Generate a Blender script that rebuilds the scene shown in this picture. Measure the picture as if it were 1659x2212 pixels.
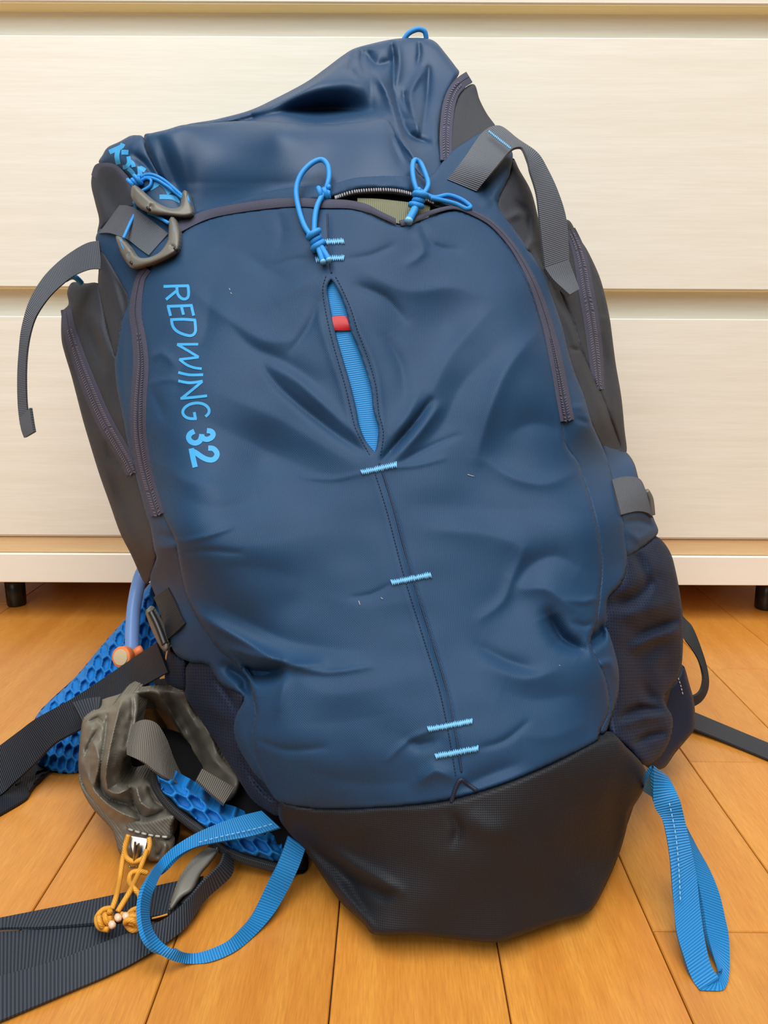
import bpy, math, random
import numpy as np
from mathutils import Vector, Matrix
from mathutils.geometry import delaunay_2d_cdt

random.seed(4); rng = np.random.default_rng(4)
for o in list(bpy.data.objects): bpy.data.objects.remove(o)
sc = bpy.context.scene
COL = sc.collection

# ------------------------------------------------------------------ camera
W, H, F, CX, CY = 1659., 2212., 1661., 829.5, 1106.
HC, PITCH, ROLL = .335, math.radians(12.4), math.radians(.25)
cam = bpy.data.cameras.new('camera'); cam_o = bpy.data.objects.new('camera', cam); COL.objects.link(cam_o)
RM = Matrix.Rotation(math.pi/2 - PITCH, 4, 'X') @ Matrix.Rotation(ROLL, 4, 'Z')
cam_o.matrix_world = Matrix.Translation((0, 0, HC)) @ RM
cam.sensor_fit = 'HORIZONTAL'; cam.sensor_width = 36.; cam.lens = 36.*F/W
cam.clip_start = .02
sc.camera = cam_o
RMn = np.array(RM.to_3x3())

# ------------------------------------------------------------------ world, lamps, exposure
sc.view_settings.view_transform = 'Standard'; sc.view_settings.look = 'None'
sc.view_settings.gamma = 1; sc.view_settings.use_curve_mapping = False
sc.view_settings.exposure = 0.22
wd = bpy.data.worlds.new('room_light'); sc.world = wd; wd.use_nodes = True
wd.node_tree.nodes['Background'].inputs[0].default_value = (1., .97, .92, 1)
wd.node_tree.nodes['Background'].inputs[1].default_value = .05

def area(name, loc, target, size, size_y, power, col):
    l = bpy.data.lights.new(name, 'AREA'); l.shape = 'RECTANGLE'; l.size = size; l.size_y = size_y
    l.energy = power; l.color = col
    o = bpy.data.objects.new(name, l); COL.objects.link(o); o.location = loc
    o.rotation_euler = (Vector(target) - Vector(loc)).to_track_quat('-Z', 'Y').to_euler()
    return o
area('ceiling_lamp', (.0, -.45, 2.4), (.0, -.40, .0), 2.4, 2.4, 92, (1., .975, .94))
area('front_fill', (-.9, -1.9, 1.7), (.0, .6, .3), 1.6, 1.2, 25, (.95, .98, 1.))  # added fill from the front left, brightens the chest; no window seen

# ------------------------------------------------------------------ pixel <-> world helpers
def rays(xy):
    xy = np.asarray(xy, float)
    c = np.stack([(xy[..., 0]-CX)/F, -(xy[..., 1]-CY)/F, -np.ones(xy.shape[:-1])], -1)
    return c @ RMn.T
def place(xy, d, zmin=.0015):
    r = rays(xy); d = np.asarray(d, float)
    s = d/r[..., 1]
    lim = np.where(r[..., 2] < -1e-4, (zmin-HC)/np.minimum(r[..., 2], -1e-4), 1e9)
    s = np.minimum(s, lim)
    return r*s[..., None] + np.array([0, 0, HC])
def at(px, py, d):
    """d: distance into the room (world y), or ('z', height) to sit on a horizontal plane"""
    r = rays(np.array([px, py]))
    if isinstance(d, tuple): s = (d[1]-HC)/r[2]
    else: s = d/r[1]
    return r*s + np.array([0, 0, HC])
def floor_d(px, py, z=.0015):
    return float(at(px, py, ('z', z))[1])

def tps(pts, lam=1e-4):
    P = np.array([(p[0], p[1]) for p in pts], float)/1000.; v = np.array([p[2] for p in pts], float)
    n = len(P)
    def U(r2): return np.where(r2 > 1e-12, r2*np.log(np.maximum(r2, 1e-12)), 0.)
    K = U(((P[:, None]-P[None])**2).sum(-1)) + lam*np.eye(n)
    Q = np.hstack([np.ones((n, 1)), P]); A = np.zeros((n+3, n+3)); A[:n, :n] = K; A[:n, n:] = Q; A[n:, :n] = Q.T
    w = np.linalg.solve(A, np.concatenate([v, np.zeros(3)]))
    def f(xy):
        q = np.asarray(xy, float)/1000.; sh = q.shape[:-1]; q = q.reshape(-1, 2); out = np.empty(len(q))
        for i in range(0, len(q), 20000):
            b = q[i:i+20000]
            out[i:i+20000] = U(((b[:, None]-P[None])**2).sum(-1)) @ w[:n] + w[n] + b @ w[n+1:]
        return out.reshape(sh)
    return f

def crom(P, closed=False, step=6., corners=None):
    """resampled Catmull-Rom through P (n,k); distances measured on the first two columns"""
    P = np.asarray(P, float); n = len(P)
    if closed:
        idx = [(i-1) % n for i in range(n)], range(n), [(i+1) % n for i in range(n)], [(i+2) % n for i in range(n)]; m = n
    else:
        idx = [max(i-1, 0) for i in range(n-1)], range(n-1), range(1, n), [min(i+2, n-1) for i in range(n-1)]; m = n-1
    out = []
    for a, b, c, d in zip(*idx):
        p0, p1, p2, p3 = P[a], P[b], P[c], P[d]
        m1, m2 = (p2-p0)/2, (p3-p1)/2
        l = np.linalg.norm((p2-p1)[:2])
        for mm in (m1, m2):
            q = np.linalg.norm(mm[:2])
            if q > 1.2*l and q > 0: mm *= 1.2*l/q
        if corners is not None and b in corners: m1 = (p2-p1)
        if corners is not None and c in corners: m2 = (p2-p1)
        k = max(1, int(round(l/step)))
        t = np.arange(k)/k; t = t[:, None]
        out.append((2*t**3-3*t**2+1)*p1 + (t**3-2*t**2+t)*m1 + (-2*t**3+3*t**2)*p2 + (t**3-t**2)*m2)
    if not closed: out.append(P[-1:])
    return np.vstack(out)

def seg_dist(xy, L, closed=False):
    """signed distance, nearest parameter(0..1) to polyline L"""
    L = np.asarray(L, float)
    A = L if closed else L[:-1]; B = np.roll(L, -1, 0) if closed else L[1:]
    ln = np.linalg.norm(B-A, axis=1); cum = np.concatenate([[0], np.cumsum(ln)]); tot = cum[-1]
    if len(xy) < 400 and len(xy)*len(A) < 4e5:          # few points: all segments at once
        ab = B-A; q = xy[:, None]-A[None]
        t = np.clip((q*ab).sum(-1)/np.maximum((ab*ab).sum(-1), 1e-9), 0, 1); e = q-t[..., None]*ab; d2 = (e**2).sum(-1)
        i = d2.argmin(1); r = np.arange(len(xy))
        return np.sqrt(d2[r, i]), np.sign(ab[i, 0]*q[r, i, 1]-ab[i, 1]*q[r, i, 0]), (cum[i]+t[r, i]*ln[i])/tot
    best = np.full(len(xy), 1e9); sg = np.zeros(len(xy)); par = np.zeros(len(xy))
    for i in range(len(A)):
        ab = B[i]-A[i]; q = xy-A[i]
        t = np.clip((q @ ab)/max(ab @ ab, 1e-9), 0, 1)
        e = q - t[:, None]*ab; d2 = (e**2).sum(1)
        m = d2 < best
        best[m] = d2[m]; sg[m] = np.sign(ab[0]*q[m, 1]-ab[1]*q[m, 0]); par[m] = (cum[i]+t[m]*ln[i])/tot
    return np.sqrt(best), sg, par

def wrinkles(xy, feats, k=1., p=2.):
    """feats: (points, width px, height mm[, width on the other side]) ; + comes towards the viewer's side"""
    out = np.zeros(len(xy))
    for f in feats:
        L = crom(f[0], False, 18.); w = f[1]; a = f[2]*.001*k; w2 = f[3] if len(f) > 3 else w; pp = f[4] if len(f) > 4 else p
        R = 3*max(w, w2); mn, mx = L.min(0)-R, L.max(0)+R
        m = ((xy > mn) & (xy < mx)).all(1)
        if not m.any(): continue
        d, s, t = seg_dist(xy[m], L)
        ww = np.where(s >= 0, w, w2)
        out[m] += a*np.exp(-(d/ww)**pp)*np.sqrt(np.clip(np.sin(np.pi*np.clip(t*.9+.05, 0, 1)), 0, 1))
    return out

_perm = rng.normal(size=(64, 4))
def softnoise(xy, scale, amp, seed=0):
    r = np.random.default_rng(seed); o = np.zeros(len(xy))
    for _ in range(14):
        th = r.uniform(0, 2*np.pi); f = 2*np.pi/scale*r.uniform(.5, 1.6)
        o += np.sin((xy @ np.array([math.cos(th), math.sin(th)]))*f + r.uniform(0, 6.28))
    return o*amp/14*1.6

# ------------------------------------------------------------------ object helpers
def link(o, parent=None):
    COL.objects.link(o)
    if parent is not None: o.parent = parent
    return o
def empty(name, loc=(0, 0, 0), parent=None, **props):
    o = bpy.data.objects.new(name, None); o.empty_display_size = .02; link(o, parent)
    o.location = loc
    for k, v in props.items(): o[k] = v
    return o
def mesh_obj(name, V, Fc, mat, parent=None, uv=None, smooth=True, **props):
    me = bpy.data.meshes.new(name)
    V = np.asarray(V, float)
    me.from_pydata(V.tolist(), [], [tuple(int(i) for i in f) for f in Fc])
    if uv is not None:
        ul = me.uv_layers.new(name='UVMap')
        li = np.empty(len(me.loops), np.int32); me.loops.foreach_get('vertex_index', li)
        ul.data.foreach_set('uv', np.asarray(uv, np.float32)[li].ravel())
    if smooth: me.polygons.foreach_set('use_smooth', np.ones(len(me.polygons), bool))
    me.materials.append(mat); me.update()
    o = bpy.data.objects.new(name, me); link(o, parent)
    for k, v in props.items(): o[k] = v
    return o

class Panel:
    """a sewn cloth panel: outline (photo-frame points turned into places at their own distance), puffed and wrinkled"""
    def __init__(s, outline, base, off=0., puff=(0, 1), wr=(), wk=1., noise=None, corners=None, step=6., extra=None):
        s.b = crom(outline, True, step, corners); s.base = base; s.off = off; s.puff = puff; s.wr = wr; s.wk = wk
        s.noise = noise; s.step = step; s.extra = extra
    def inside(s, xy, poly=None):
        P = s.b if poly is None else poly; r = np.zeros(len(xy), bool); x, y = xy[:, 0], xy[:, 1]
        x1, y1 = P[:, 0], P[:, 1]; x2, y2 = np.roll(x1, -1), np.roll(y1, -1)
        for i in range(len(P)):
            if y1[i] == y2[i]: continue
            m = ((y1[i] > y) != (y2[i] > y))
            r ^= m & (x < (x2[i]-x1[i])*(y-y1[i])/(y2[i]-y1[i])+x1[i])
        return r
    def depth(s, xy):
        xy = np.asarray(xy, float); sh = xy.shape[:-1]; xy = xy.reshape(-1, 2)
        d = s.base(xy) - s.off
        if s.puff[0]:
            bd, _, _ = seg_dist(xy, s.b[::3], True)
            t = np.clip(bd/s.puff[1], 0, 1); d = d - s.puff[0]*np.sqrt(np.clip(1-(1-t)**2, 0, 1))
            fade = np.clip(bd/14., .25, 1)
        else: fade = 1.
        if len(s.wr): d = d - fade*wrinkles(xy, s.wr, *(s.wk if isinstance(s.wk, tuple) else (s.wk,)))
        if s.noise: d = d - fade*softnoise(xy, *s.noise)
        if s.extra: d = d - s.extra(xy)
        return d.reshape(sh)
    def build(s, name, mat, parent, holes=(), thick=.006, **props):
        b = s.b; st = s.step; mn, mx = b.min(0), b.max(0)
        gx = np.arange(mn[0], mx[0], st); gy = np.arange(mn[1], mx[1], st*.866)
        G = np.stack(np.meshgrid(gx, gy), -1); G[1::2, :, 0] += st/2; G = G.reshape(-1, 2)
        G = G[s.inside(G)]
        bd, _, _ = seg_dist(G, b[::1], True); G = G[bd > st*.55]
        HB = [crom(h, True, st, c) for h, c in holes]
        for hb in HB:
            hd, _, _ = seg_dist(G, hb, True); G = G[hd > st*.55]
        V2 = [b]; E = [(i, (i+1) % len(b)) for i in range(len(b))]; n = len(b)
        for hb in HB:
            V2.append(hb); E += [(n+i, n+(i+1) % len(hb)) for i in range(len(hb))]; n += len(hb)
        V2 = np.vstack(V2+[G])
        v, e, f, ov, oe, of = delaunay_2d_cdt([Vector(p) for p in V2], E, [], 1, 1e-4)
        v = np.array([(p.x, p.y) for p in v]); f = np.array([t for t in f if len(t) == 3])
        c = v[f].mean(1)
        keep = s.inside(c)
        for hb in HB: keep &= ~s.inside(c, hb)
        f = f[keep]
        P = place(v, s.depth(v))
        nrm = np.cross(P[f[:, 1]]-P[f[:, 0]], P[f[:, 2]]-P[f[:, 0]]).sum(0)
        if nrm @ (np.array([0, 0, HC])-P.mean(0)) < 0: f = f[:, ::-1]
        faces = f.tolist()
        if thick:
            from collections import Counter
            ed = {}
            for t in faces:
                for a, bb in ((t[0], t[1]), (t[1], t[2]), (t[2], t[0])): ed[(a, bb)] = 1
            bl = [k for k in ed if (k[1], k[0]) not in ed]
            bv = sorted({k[0] for k in bl} | {k[1] for k in bl}); mp = {q: len(P)+i for i, q in enumerate(bv)}
            cen = P.mean(0)
            B = P[bv] + np.array([0, thick, 0]); B[:, 0] += (cen[0]-B[:, 0])*.01
            B[:, 2] = np.maximum(B[:, 2], .001)
            P = np.vstack([P, B])
            faces += [(k[1], k[0], mp[k[0]], mp[k[1]]) for k in bl]
        uv = np.stack([P[:, 0], P[:, 2]*.92 + P[:, 1]*.40], 1)
        s.obj = mesh_obj(name, P, faces, mat, parent, uv, **props)
        return s.obj

def tuck(*Ps, amt=.016, ramp=14.):
    """push a panel back where it runs under the seam of others"""
    def f(xy):
        o = np.zeros(len(xy))
        for P in Ps:
            m = P.inside(xy)
            if m.any():
                bd, _, _ = seg_dist(xy[m], P.b[::2], True); o[m] = np.maximum(o[m], amt*np.clip((bd-2)/ramp, 0, 1))
        return -o
    return f

def slab(name, G, thick, mat, parent, uv, **props):
    """closed sheet from a grid of points G (n,m,3)"""
    n, m = G.shape[:2]
    du = np.gradient(G, axis=0); dv = np.gradient(G, axis=1)
    N = np.cross(du, dv); N /= np.maximum(np.linalg.norm(N, axis=-1, keepdims=True), 1e-9)
    back = G + N*thick
    toc = (np.array([0, 0, HC])-G)
    if (N*toc).sum(-1).mean() > 0: back = G - N*thick
    V = np.vstack([G.reshape(-1, 3), back.reshape(-1, 3)]); V[:, 2] = np.maximum(V[:, 2], .0006); o = n*m
    q = lambda i, j: i*m+j
    Fc = []
    for i in range(n-1):
        for j in range(m-1):
            Fc.append((q(i, j), q(i+1, j), q(i+1, j+1), q(i, j+1)))
            Fc.append((o+q(i, j), o+q(i, j+1), o+q(i+1, j+1), o+q(i+1, j)))
    for i in range(n-1):
        Fc.append((q(i, 0), o+q(i, 0), o+q(i+1, 0), q(i+1, 0)))
        Fc.append((q(i, m-1), q(i+1, m-1), o+q(i+1, m-1), o+q(i, m-1)))
    for j in range(m-1):
        Fc.append((q(0, j), q(0, j+1), o+q(0, j+1), o+q(0, j)))
        Fc.append((q(n-1, j), o+q(n-1, j), o+q(n-1, j+1), q(n-1, j+1)))
    uv = uv.reshape(-1, 2)
    ob = mesh_obj(name, V, Fc, mat, parent, np.vstack([uv, uv]), **props)
    md = ob.modifiers.new('edges', 'EDGE_SPLIT'); md.split_angle = math.radians(50)
    return ob

def strap(name, rows, mat, parent, thick=.0016, nv=5, step=5., crown=0., **props):
    """rows: ((lx,ly,ld),(rx,ry,rd)) from start to end; edges become places at their distances"""
    R = []
    for a, b in rows:
        pa, pb = at(*a), at(*b)
        R.append(np.concatenate([((np.array(a[:2])+np.array(b[:2]))/2), pa, pb]))
    R = crom(R, False, step)
    A, B = R[:, 2:5], R[:, 5:8]
    t = np.linspace(0, 1, nv)[None, :, None]
    G = A[:, None]*(1-t)+B[:, None]*t
    if crown:
        G = G + np.array([0, -1, 0])*crown*(4*t*(1-t))
    cl = (A+B)/2; ln = np.concatenate([[0], np.cumsum(np.linalg.norm(np.diff(cl, axis=0), axis=1))])
    wdt = np.linalg.norm(B-A, axis=1).mean()
    uv = np.stack(np.broadcast_arrays(t[..., 0]*wdt, ln[:, None]), -1)
    return slab(name, G, thick, mat, parent, uv, **props)

def strap_on(name, rows, fn, off, mat, parent, thick=.0015, step=5., nv=5, crown=0., **props):
    """strap lying on a surface given by its distance function fn; rows: ((lx,ly),(rx,ry))"""
    R = crom([np.concatenate([(np.array(a)+np.array(b))/2, a, b]) for a, b in rows], False, step)
    t = np.linspace(0, 1, nv)[None, :, None]
    G2 = R[:, None, 2:4]*(1-t)+R[:, None, 4:6]*t
    d = fn(G2) - off - crown*4*(t*(1-t))[..., 0]
    G = place(G2, d)
    cl = G.mean(1); ln = np.concatenate([[0], np.cumsum(np.linalg.norm(np.diff(cl, axis=0), axis=1))])
    wdt = np.linalg.norm(G[:, -1]-G[:, 0], axis=1).mean()
    uv = np.stack(np.broadcast_arrays(t[..., 0]*wdt, ln[:, None]), -1)
    return slab(name, G, thick, mat, parent, uv, **props)

def tube_geo(P, r, seg=8, closed=False):
    P = np.asarray(P, float); n = len(P)
    T = np.gradient(P, axis=0); T /= np.maximum(np.linalg.norm(T, axis=1, keepdims=True), 1e-9)
    u = np.cross(T[0], [0.3, .2, .9]); u /= np.linalg.norm(u); V = []; UV = []; L = 0
    rr = np.broadcast_to(np.asarray(r, float), (n,))
    for i in range(n):
        u = u - T[i]*(u @ T[i]); u /= max(np.linalg.norm(u), 1e-9); w = np.cross(T[i], u)
        if i: L += np.linalg.norm(P[i]-P[i-1])
        for k in range(seg):
            a = 2*math.pi*k/seg
            V.append(P[i]+rr[i]*(math.cos(a)*u+math.sin(a)*w)); UV.append((k/seg*2*math.pi*rr[i], L))
    Fc = []
    for i in range(n-1):
        for k in range(seg):
            Fc.append((i*seg+k, i*seg+(k+1) % seg, (i+1)*seg+(k+1) % seg, (i+1)*seg+k))
    Fc.append(tuple(range(seg-1, -1, -1))); Fc.append(tuple((n-1)*seg+k for k in range(seg)))
    return np.array(V), Fc, np.array(UV)

def cord(name, pts, r, mat, parent, step=4., seg=10, fn=None, off=0., **props):
    """cord through (px,py,d) places, or (px,py,lift) over surface fn"""
    R = []
    for p in pts:
        if fn is not None: d = float(fn(np.array([[p[0], p[1]]]))[0]) - off - (p[2] if len(p) > 2 else 0)
        else: d = p[2]
        R.append(np.concatenate([[p[0], p[1]], at(p[0], p[1], d)]))
    R = crom(R, False, step)[:, 2:]
    V, Fc, uv = tube_geo(R, r, seg); V[:, 2] = np.maximum(V[:, 2], .0006)
    return mesh_obj(name, V, Fc, mat, parent, uv, **props)

def join_geo(parts):
    V, Fc, UV, o = [], [], [], 0
    for v, f, u in parts:
        V.append(v); UV.append(u); Fc += [tuple(i+o for i in q) for q in f]; o += len(v)
    return np.vstack(V), Fc, np.vstack(UV)

def knot(name, c, r, mat, parent, rc, turns=3, axis=(0, 0, 1)):
    """a wound knot of cord: a fat coil around an axis"""
    c = np.array(c); ax = np.array(axis, float); ax /= np.linalg.norm(ax)
    u = np.cross(ax, [0.2, 1, .1]); u /= np.linalg.norm(u); w = np.cross(ax, u); P = []
    N = turns*14
    for i in range(N+1):
        a = 2*math.pi*turns*i/N; h = (i/N-.5)*2*rc*turns*.95
        P.append(c+ax*h+(u*math.cos(a)+w*math.sin(a))*(r+.25*r*math.sin(a*.5+1)))
    P2 = [c - ax*rc*turns*.8 - w*r*.3, c + w*r*.2, c+ax*rc*turns*.8 - u*r*.3]
    g1 = tube_geo(P, rc, 8); g2 = tube_geo(crom(np.hstack([np.array(P2)[:, :2]*1e4, P2]), False, 8)[:, 2:], r*.85, 8)
    V, Fc, uv = join_geo([g1, g2])
    return mesh_obj(name, V, Fc, mat, parent, uv)

def zipper(name, path, width, fn, off, parent, teeth=(0, 1), tmat=None, rowgap=.16, label=None):
    L = crom(path, False, 5.); T = np.gradient(L, axis=0); T /= np.linalg.norm(T, axis=1, keepdims=True)
    N = np.stack([-T[:, 1], T[:, 0]], 1); n = len(L)
    ww = np.broadcast_to(np.interp(np.linspace(0, 1, n), np.linspace(0, 1, len(np.atleast_1d(width))), np.atleast_1d(width)), (n,))
    t = np.array([-.5, -.36, -.2, -.03, 0, .03, .2, .36, .5])
    prof = np.array([0, .3, .7, .9, -.2, .9, .7, .3, 0])*.0013
    G2 = L[:, None]+N[:, None]*(t[None, :, None]*ww[:, None, None])
    G = place(G2, fn(G2)-off-prof[None])
    ln = np.arange(n)*.0016
    uv = np.stack(np.broadcast_arrays(t[None]*.012, ln[:, None]), -1)
    z = slab(name, G, .001, M['zip_tape'], parent, uv)
    if label: z['label'] = label
    a, b = int(teeth[0]*(n-1)), int(teeth[1]*(n-1))
    if b > a:
        P = crom(L[a:b+1:2], False, 6.2); Tp = np.gradient(P, axis=0); Tp /= np.linalg.norm(Tp, axis=1, keepdims=True)
        Np = np.stack([-Tp[:, 1], Tp[:, 0]], 1); V = []; Fc = []
        wp = np.interp(np.linspace(0, 1, len(P)), np.linspace(0, 1, n), ww)
        for sgn in (-1, 1):
            for i in range(len(P)):
                c = P[i]+Np[i]*sgn*wp[i]*rowgap; hl, hw = wp[i]*.10, 2.1
                q = []
                for lift, k in ((.0006, 1.), (.0022, .6)):
                    for sx, sy in ((-1, -1), (1, -1), (1, 1), (-1, 1)):
                        p2 = c+Np[i]*sx*hl*k+Tp[i]*(sy*hw*k+sx*sgn*1.2)
                        q.append((p2, lift))
                xy = np.array([p for p, _ in q]); d = fn(xy)-off-np.array([l for _, l in q])
                o = len(V); V += place(xy, d).tolist()
                Fc += [(o+4, o+5, o+6, o+7), (o, o+1, o+5, o+4), (o+1, o+2, o+6, o+5), (o+2, o+3, o+7, o+6), (o+3, o, o+4, o+7)]
        mesh_obj('zipper_teeth', V, Fc, tmat or M['zip_teeth'], z, None, False, kind='stuff')
    return z

# ------------------------------------------------------------------ materials
M = {}
def newmat(name):
    m = bpy.data.materials.new(name); m.use_nodes = True; nt = m.node_tree
    return m, nt, nt.nodes['Principled BSDF']
def nd(nt, t, **kw):
    n = nt.nodes.new(t)
    for k, v in kw.items():
        if k.startswith('i_'): n.inputs[k[2:].replace('_', ' ')].default_value = v
        else: setattr(n, k, v)
    return n
def srgb(r, g, b):
    f = lambda c: ((c/255.+.055)/1.055)**2.4 if c > 10 else c/255./12.92
    return (f(r), f(g), f(b), 1)
def mixcol(nt, fac, a, b):
    n = nt.nodes.new('ShaderNodeMix'); n.data_type = 'RGBA'
    for v, s in ((fac, n.inputs[0]), (a, n.inputs[6]), (b, n.inputs[7])):
        if isinstance(v, (tuple, float, int)): s.default_value = v
        else: nt.links.new(v, s)
    return n.outputs[2]
def wave(nt, vec, period, direction='X', prof='SIN', dist=0.):
    n = nd(nt, 'ShaderNodeTexWave', wave_type='BANDS', bands_direction=direction, wave_profile=prof)
    n.inputs['Scale'].default_value = 2*math.pi/(20*period); n.inputs['Distortion'].default_value = dist
    nt.links.new(vec, n.inputs['Vector']); return n.outputs['Fac']
def fabric(name, col, rough=.55, weave='twill', period=.0011, bump=.25, spec=.5, sheen=.15, var=.12, groove=None, bdist=.0004, sheen_tint=None):
    m, nt, b = newmat(name); lk = nt.links.new
    uv = nd(nt, 'ShaderNodeUVMap').outputs[0]
    b.inputs['Roughness'].default_value = rough; b.inputs['Specular IOR Level'].default_value = spec
    b.inputs['Sheen Weight'].default_value = sheen*.12; b.inputs['Sheen Roughness'].default_value = .4
    if sheen_tint: b.inputs['Sheen Tint'].default_value = sheen_tint
    nz = nd(nt, 'ShaderNodeTexNoise'); nz.inputs['Scale'].default_value = 60.; nz.inputs['Detail'].default_value = 5.; lk(uv, nz.inputs['Vector'])
    dark = tuple(c*(1-var) for c in col[:3])+(1,); lite = tuple(min(1, c*(1+var)) for c in col[:3])+(1,)
    base = mixcol(nt, nz.outputs[0], dark, lite)
    if weave == 'twill':
        a = wave(nt, uv, period, 'DIAGONAL'); c = wave(nt, uv, period*.8, 'X')
        h = nd(nt, 'ShaderNodeMath', operation='MULTIPLY_ADD'); lk(a, h.inputs[0]); h.inputs[1].default_value = 1.; lk(c, h.inputs[2]); hh = h.outputs[0]
    elif weave == 'plain':
        a = wave(nt, uv, period, 'X'); c = wave(nt, uv, period, 'Y')
        h = nd(nt, 'ShaderNodeMath', operation='MULTIPLY'); lk(a, h.inputs[0]); lk(c, h.inputs[1]); hh = h.outputs[0]
    elif weave == 'rib':
        a = wave(nt, uv, period, 'Y'); c = wave(nt, uv, period*.55, 'X')
        h = nd(nt, 'ShaderNodeMath', operation='MULTIPLY_ADD'); lk(c, h.inputs[0]); h.inputs[1].default_value = .05; lk(a, h.inputs[2]); hh = h.outputs[0]
    elif weave == 'braid':
        a = wave(nt, uv, period, 'DIAGONAL'); hh = a
    elif weave == 'mesh':
        a = wave(nt, uv, period, 'X'); c = wave(nt, uv, period*.9, 'Y')
        h = nd(nt, 'ShaderNodeMath', operation='MULTIPLY'); lk(a, h.inputs[0]); lk(c, h.inputs[1])
        mr = nd(nt, 'ShaderNodeMapRange'); lk(h.outputs[0], mr.inputs[0]); mr.inputs[1].default_value = .5; mr.inputs[2].default_value = .7
        mr.inputs[3].default_value = 1.; mr.inputs[4].default_value = 0.; hh = mr.outputs[0]
    if groove is not None:
        mr2 = nd(nt, 'ShaderNodeMapRange'); lk(hh, mr2.inputs[0]); mr2.inputs[1].default_value = .0; mr2.inputs[2].default_value = .55
        base = mixcol(nt, mr2.outputs[0], groove, base)
    lk(base, b.inputs['Base Color'])
    bp = nd(nt, 'ShaderNodeBump'); bp.inputs['Strength'].default_value = bump; bp.inputs['Distance'].default_value = bdist
    lk(hh, bp.inputs['Height']); lk(bp.outputs[0], b.inputs['Normal'])
    M[name] = m; return m
def plastic(name, col, rough=.4, spec=.5, metal=0., var=.0):
    m, nt, b = newmat(name)
    b.inputs['Base Color'].default_value = col; b.inputs['Roughness'].default_value = rough
    b.inputs['Specular IOR Level'].default_value = spec; b.inputs['Metallic'].default_value = metal
    nz = nd(nt, 'ShaderNodeTexNoise'); nz.inputs['Scale'].default_value = 900.
    tc = nd(nt, 'ShaderNodeTexCoord'); nt.links.new(tc.outputs['Object'], nz.inputs['Vector'])
    bp = nd(nt, 'ShaderNodeBump'); bp.inputs['Strength'].default_value = .08; bp.inputs['Distance'].default_value = .0003
    nt.links.new(nz.outputs[0], bp.inputs['Height']); nt.links.new(bp.outputs[0], b.inputs['Normal'])
    M[name] = m; return m

fabric('navy', srgb(28, 62, 95), .55, 'twill', .0007, .24, .26, .2, .08)
fabric('navy_plain', srgb(28, 62, 95), .46, 'twill', .0008, .10, .32, .2, .06)
fabric('navy_dark', srgb(18, 30, 52), .6, 'plain', .0012, .3, .4, .2, .1)
fabric('mesh_navy', srgb(20, 34, 58), .7, 'mesh', .0023, .8, .3, .2, .1, srgb(4, 8, 18))
fabric('charcoal', srgb(48, 52, 60), .6, 'plain', .0011, .4, .25, .15, .08)
fabric('base_black', srgb(31, 33, 38), .55, 'plain', .0012, .5, .25, .1, .08)
fabric('web_grey', srgb(94, 101, 111), .55, 'rib', .0014, .8, .3, .2, .06, srgb(54, 59, 66))
fabric('web_smooth', srgb(88, 94, 102), .6, 'twill', .0009, .4, .4, .2, .06)
fabric('web_black', srgb(30, 36, 47), .55, 'rib', .0015, .9, .3, .2, .06, srgb(10, 11, 15))
fabric('web_floor', srgb(56, 63, 74), .55, 'rib', .0019, .9, .3, .2, .06, srgb(20, 23, 29))
fabric('web_blue', srgb(36, 134, 198), .5, 'rib', .0015, .8, .3, .2, .05, srgb(18, 92, 155))
fabric('web_dark', srgb(42, 46, 54), .6, 'twill', .0009, .5, .4, .2, .06)
fabric('web_olive', srgb(122, 124, 96), .6, 'rib', .0014, .7, .4, .2, .06, srgb(84, 86, 66))
fabric('web_taupe', srgb(116, 112, 103), .6, 'rib', .0013, .9, .4, .2, .06, srgb(66, 62, 56))
fabric('zip_tape', srgb(68, 70, 88), .8, 'plain', .0009, .6, .25, .3, .12)
fabric('cord_blue', srgb(38, 142, 222), .5, 'braid', .0006, .3, .4, .2, .05)
fabric('cord_orange', srgb(218, 152, 48), .5, 'braid', .0007, .5, .4, .2, .08)
fabric('grey_nylon', srgb(110, 106, 95), .38, 'twill', .0008, .12, .5, .1, .06)
fabric('grey_twill', srgb(108, 106, 96), .6, 'twill', .0013, .6, .4, .2, .08)
fabric('foam_blue', srgb(16, 116, 190), .55, 'plain', .0007, .3, .35, .3, .08)
fabric('binding_black', srgb(36, 38, 42), .6, 'plain', .0012, .6, .4, .2, .08)
fabric('hollow_black', srgb(16, 17, 20), .8, 'plain', .0012, .3, .2, .0, .1)  # near black: the dark of the pocket mouth and belt hollow as colour
plastic('zip_teeth', srgb(90, 88, 108), .45, .3)
plastic('zip_teeth_light', srgb(150, 150, 158), .35)
plastic('grey_plastic', srgb(106, 105, 98), .4, .4)
plastic('dark_plastic', srgb(34, 35, 36), .35)
plastic('steel', srgb(150, 146, 138), .3, .5, 1.)
plastic('thread_blue', srgb(112, 184, 232), .5)
plastic('thread_dark', srgb(20, 42, 70), .7)
plastic('thread_grey', srgb(170, 172, 166), .6)
plastic('print_blue', srgb(60, 154, 210), .6, .3)
plastic('tag_red', srgb(170, 12, 24), .35, .3)
plastic('orange_rubber', srgb(240, 130, 70), .45)
plastic('magnet', srgb(206, 188, 150), .4)
plastic('tip_clear', srgb(226, 190, 160), .25)
plastic('orange_print', srgb(206, 140, 40), .6)
plastic('leg_black', srgb(22, 21, 20), .3)
m, nt, b = newmat('hose'); M['hose'] = m
b.inputs['Base Color'].default_value = srgb(142, 182, 242); b.inputs['Roughness'].default_value = .22
b.inputs['Transmission Weight'].default_value = .3; b.inputs['IOR'].default_value = 1.35; b.inputs['Subsurface Weight'].default_value = .2
b.inputs['Subsurface Radius'].default_value = (.01, .01, .012)

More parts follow.
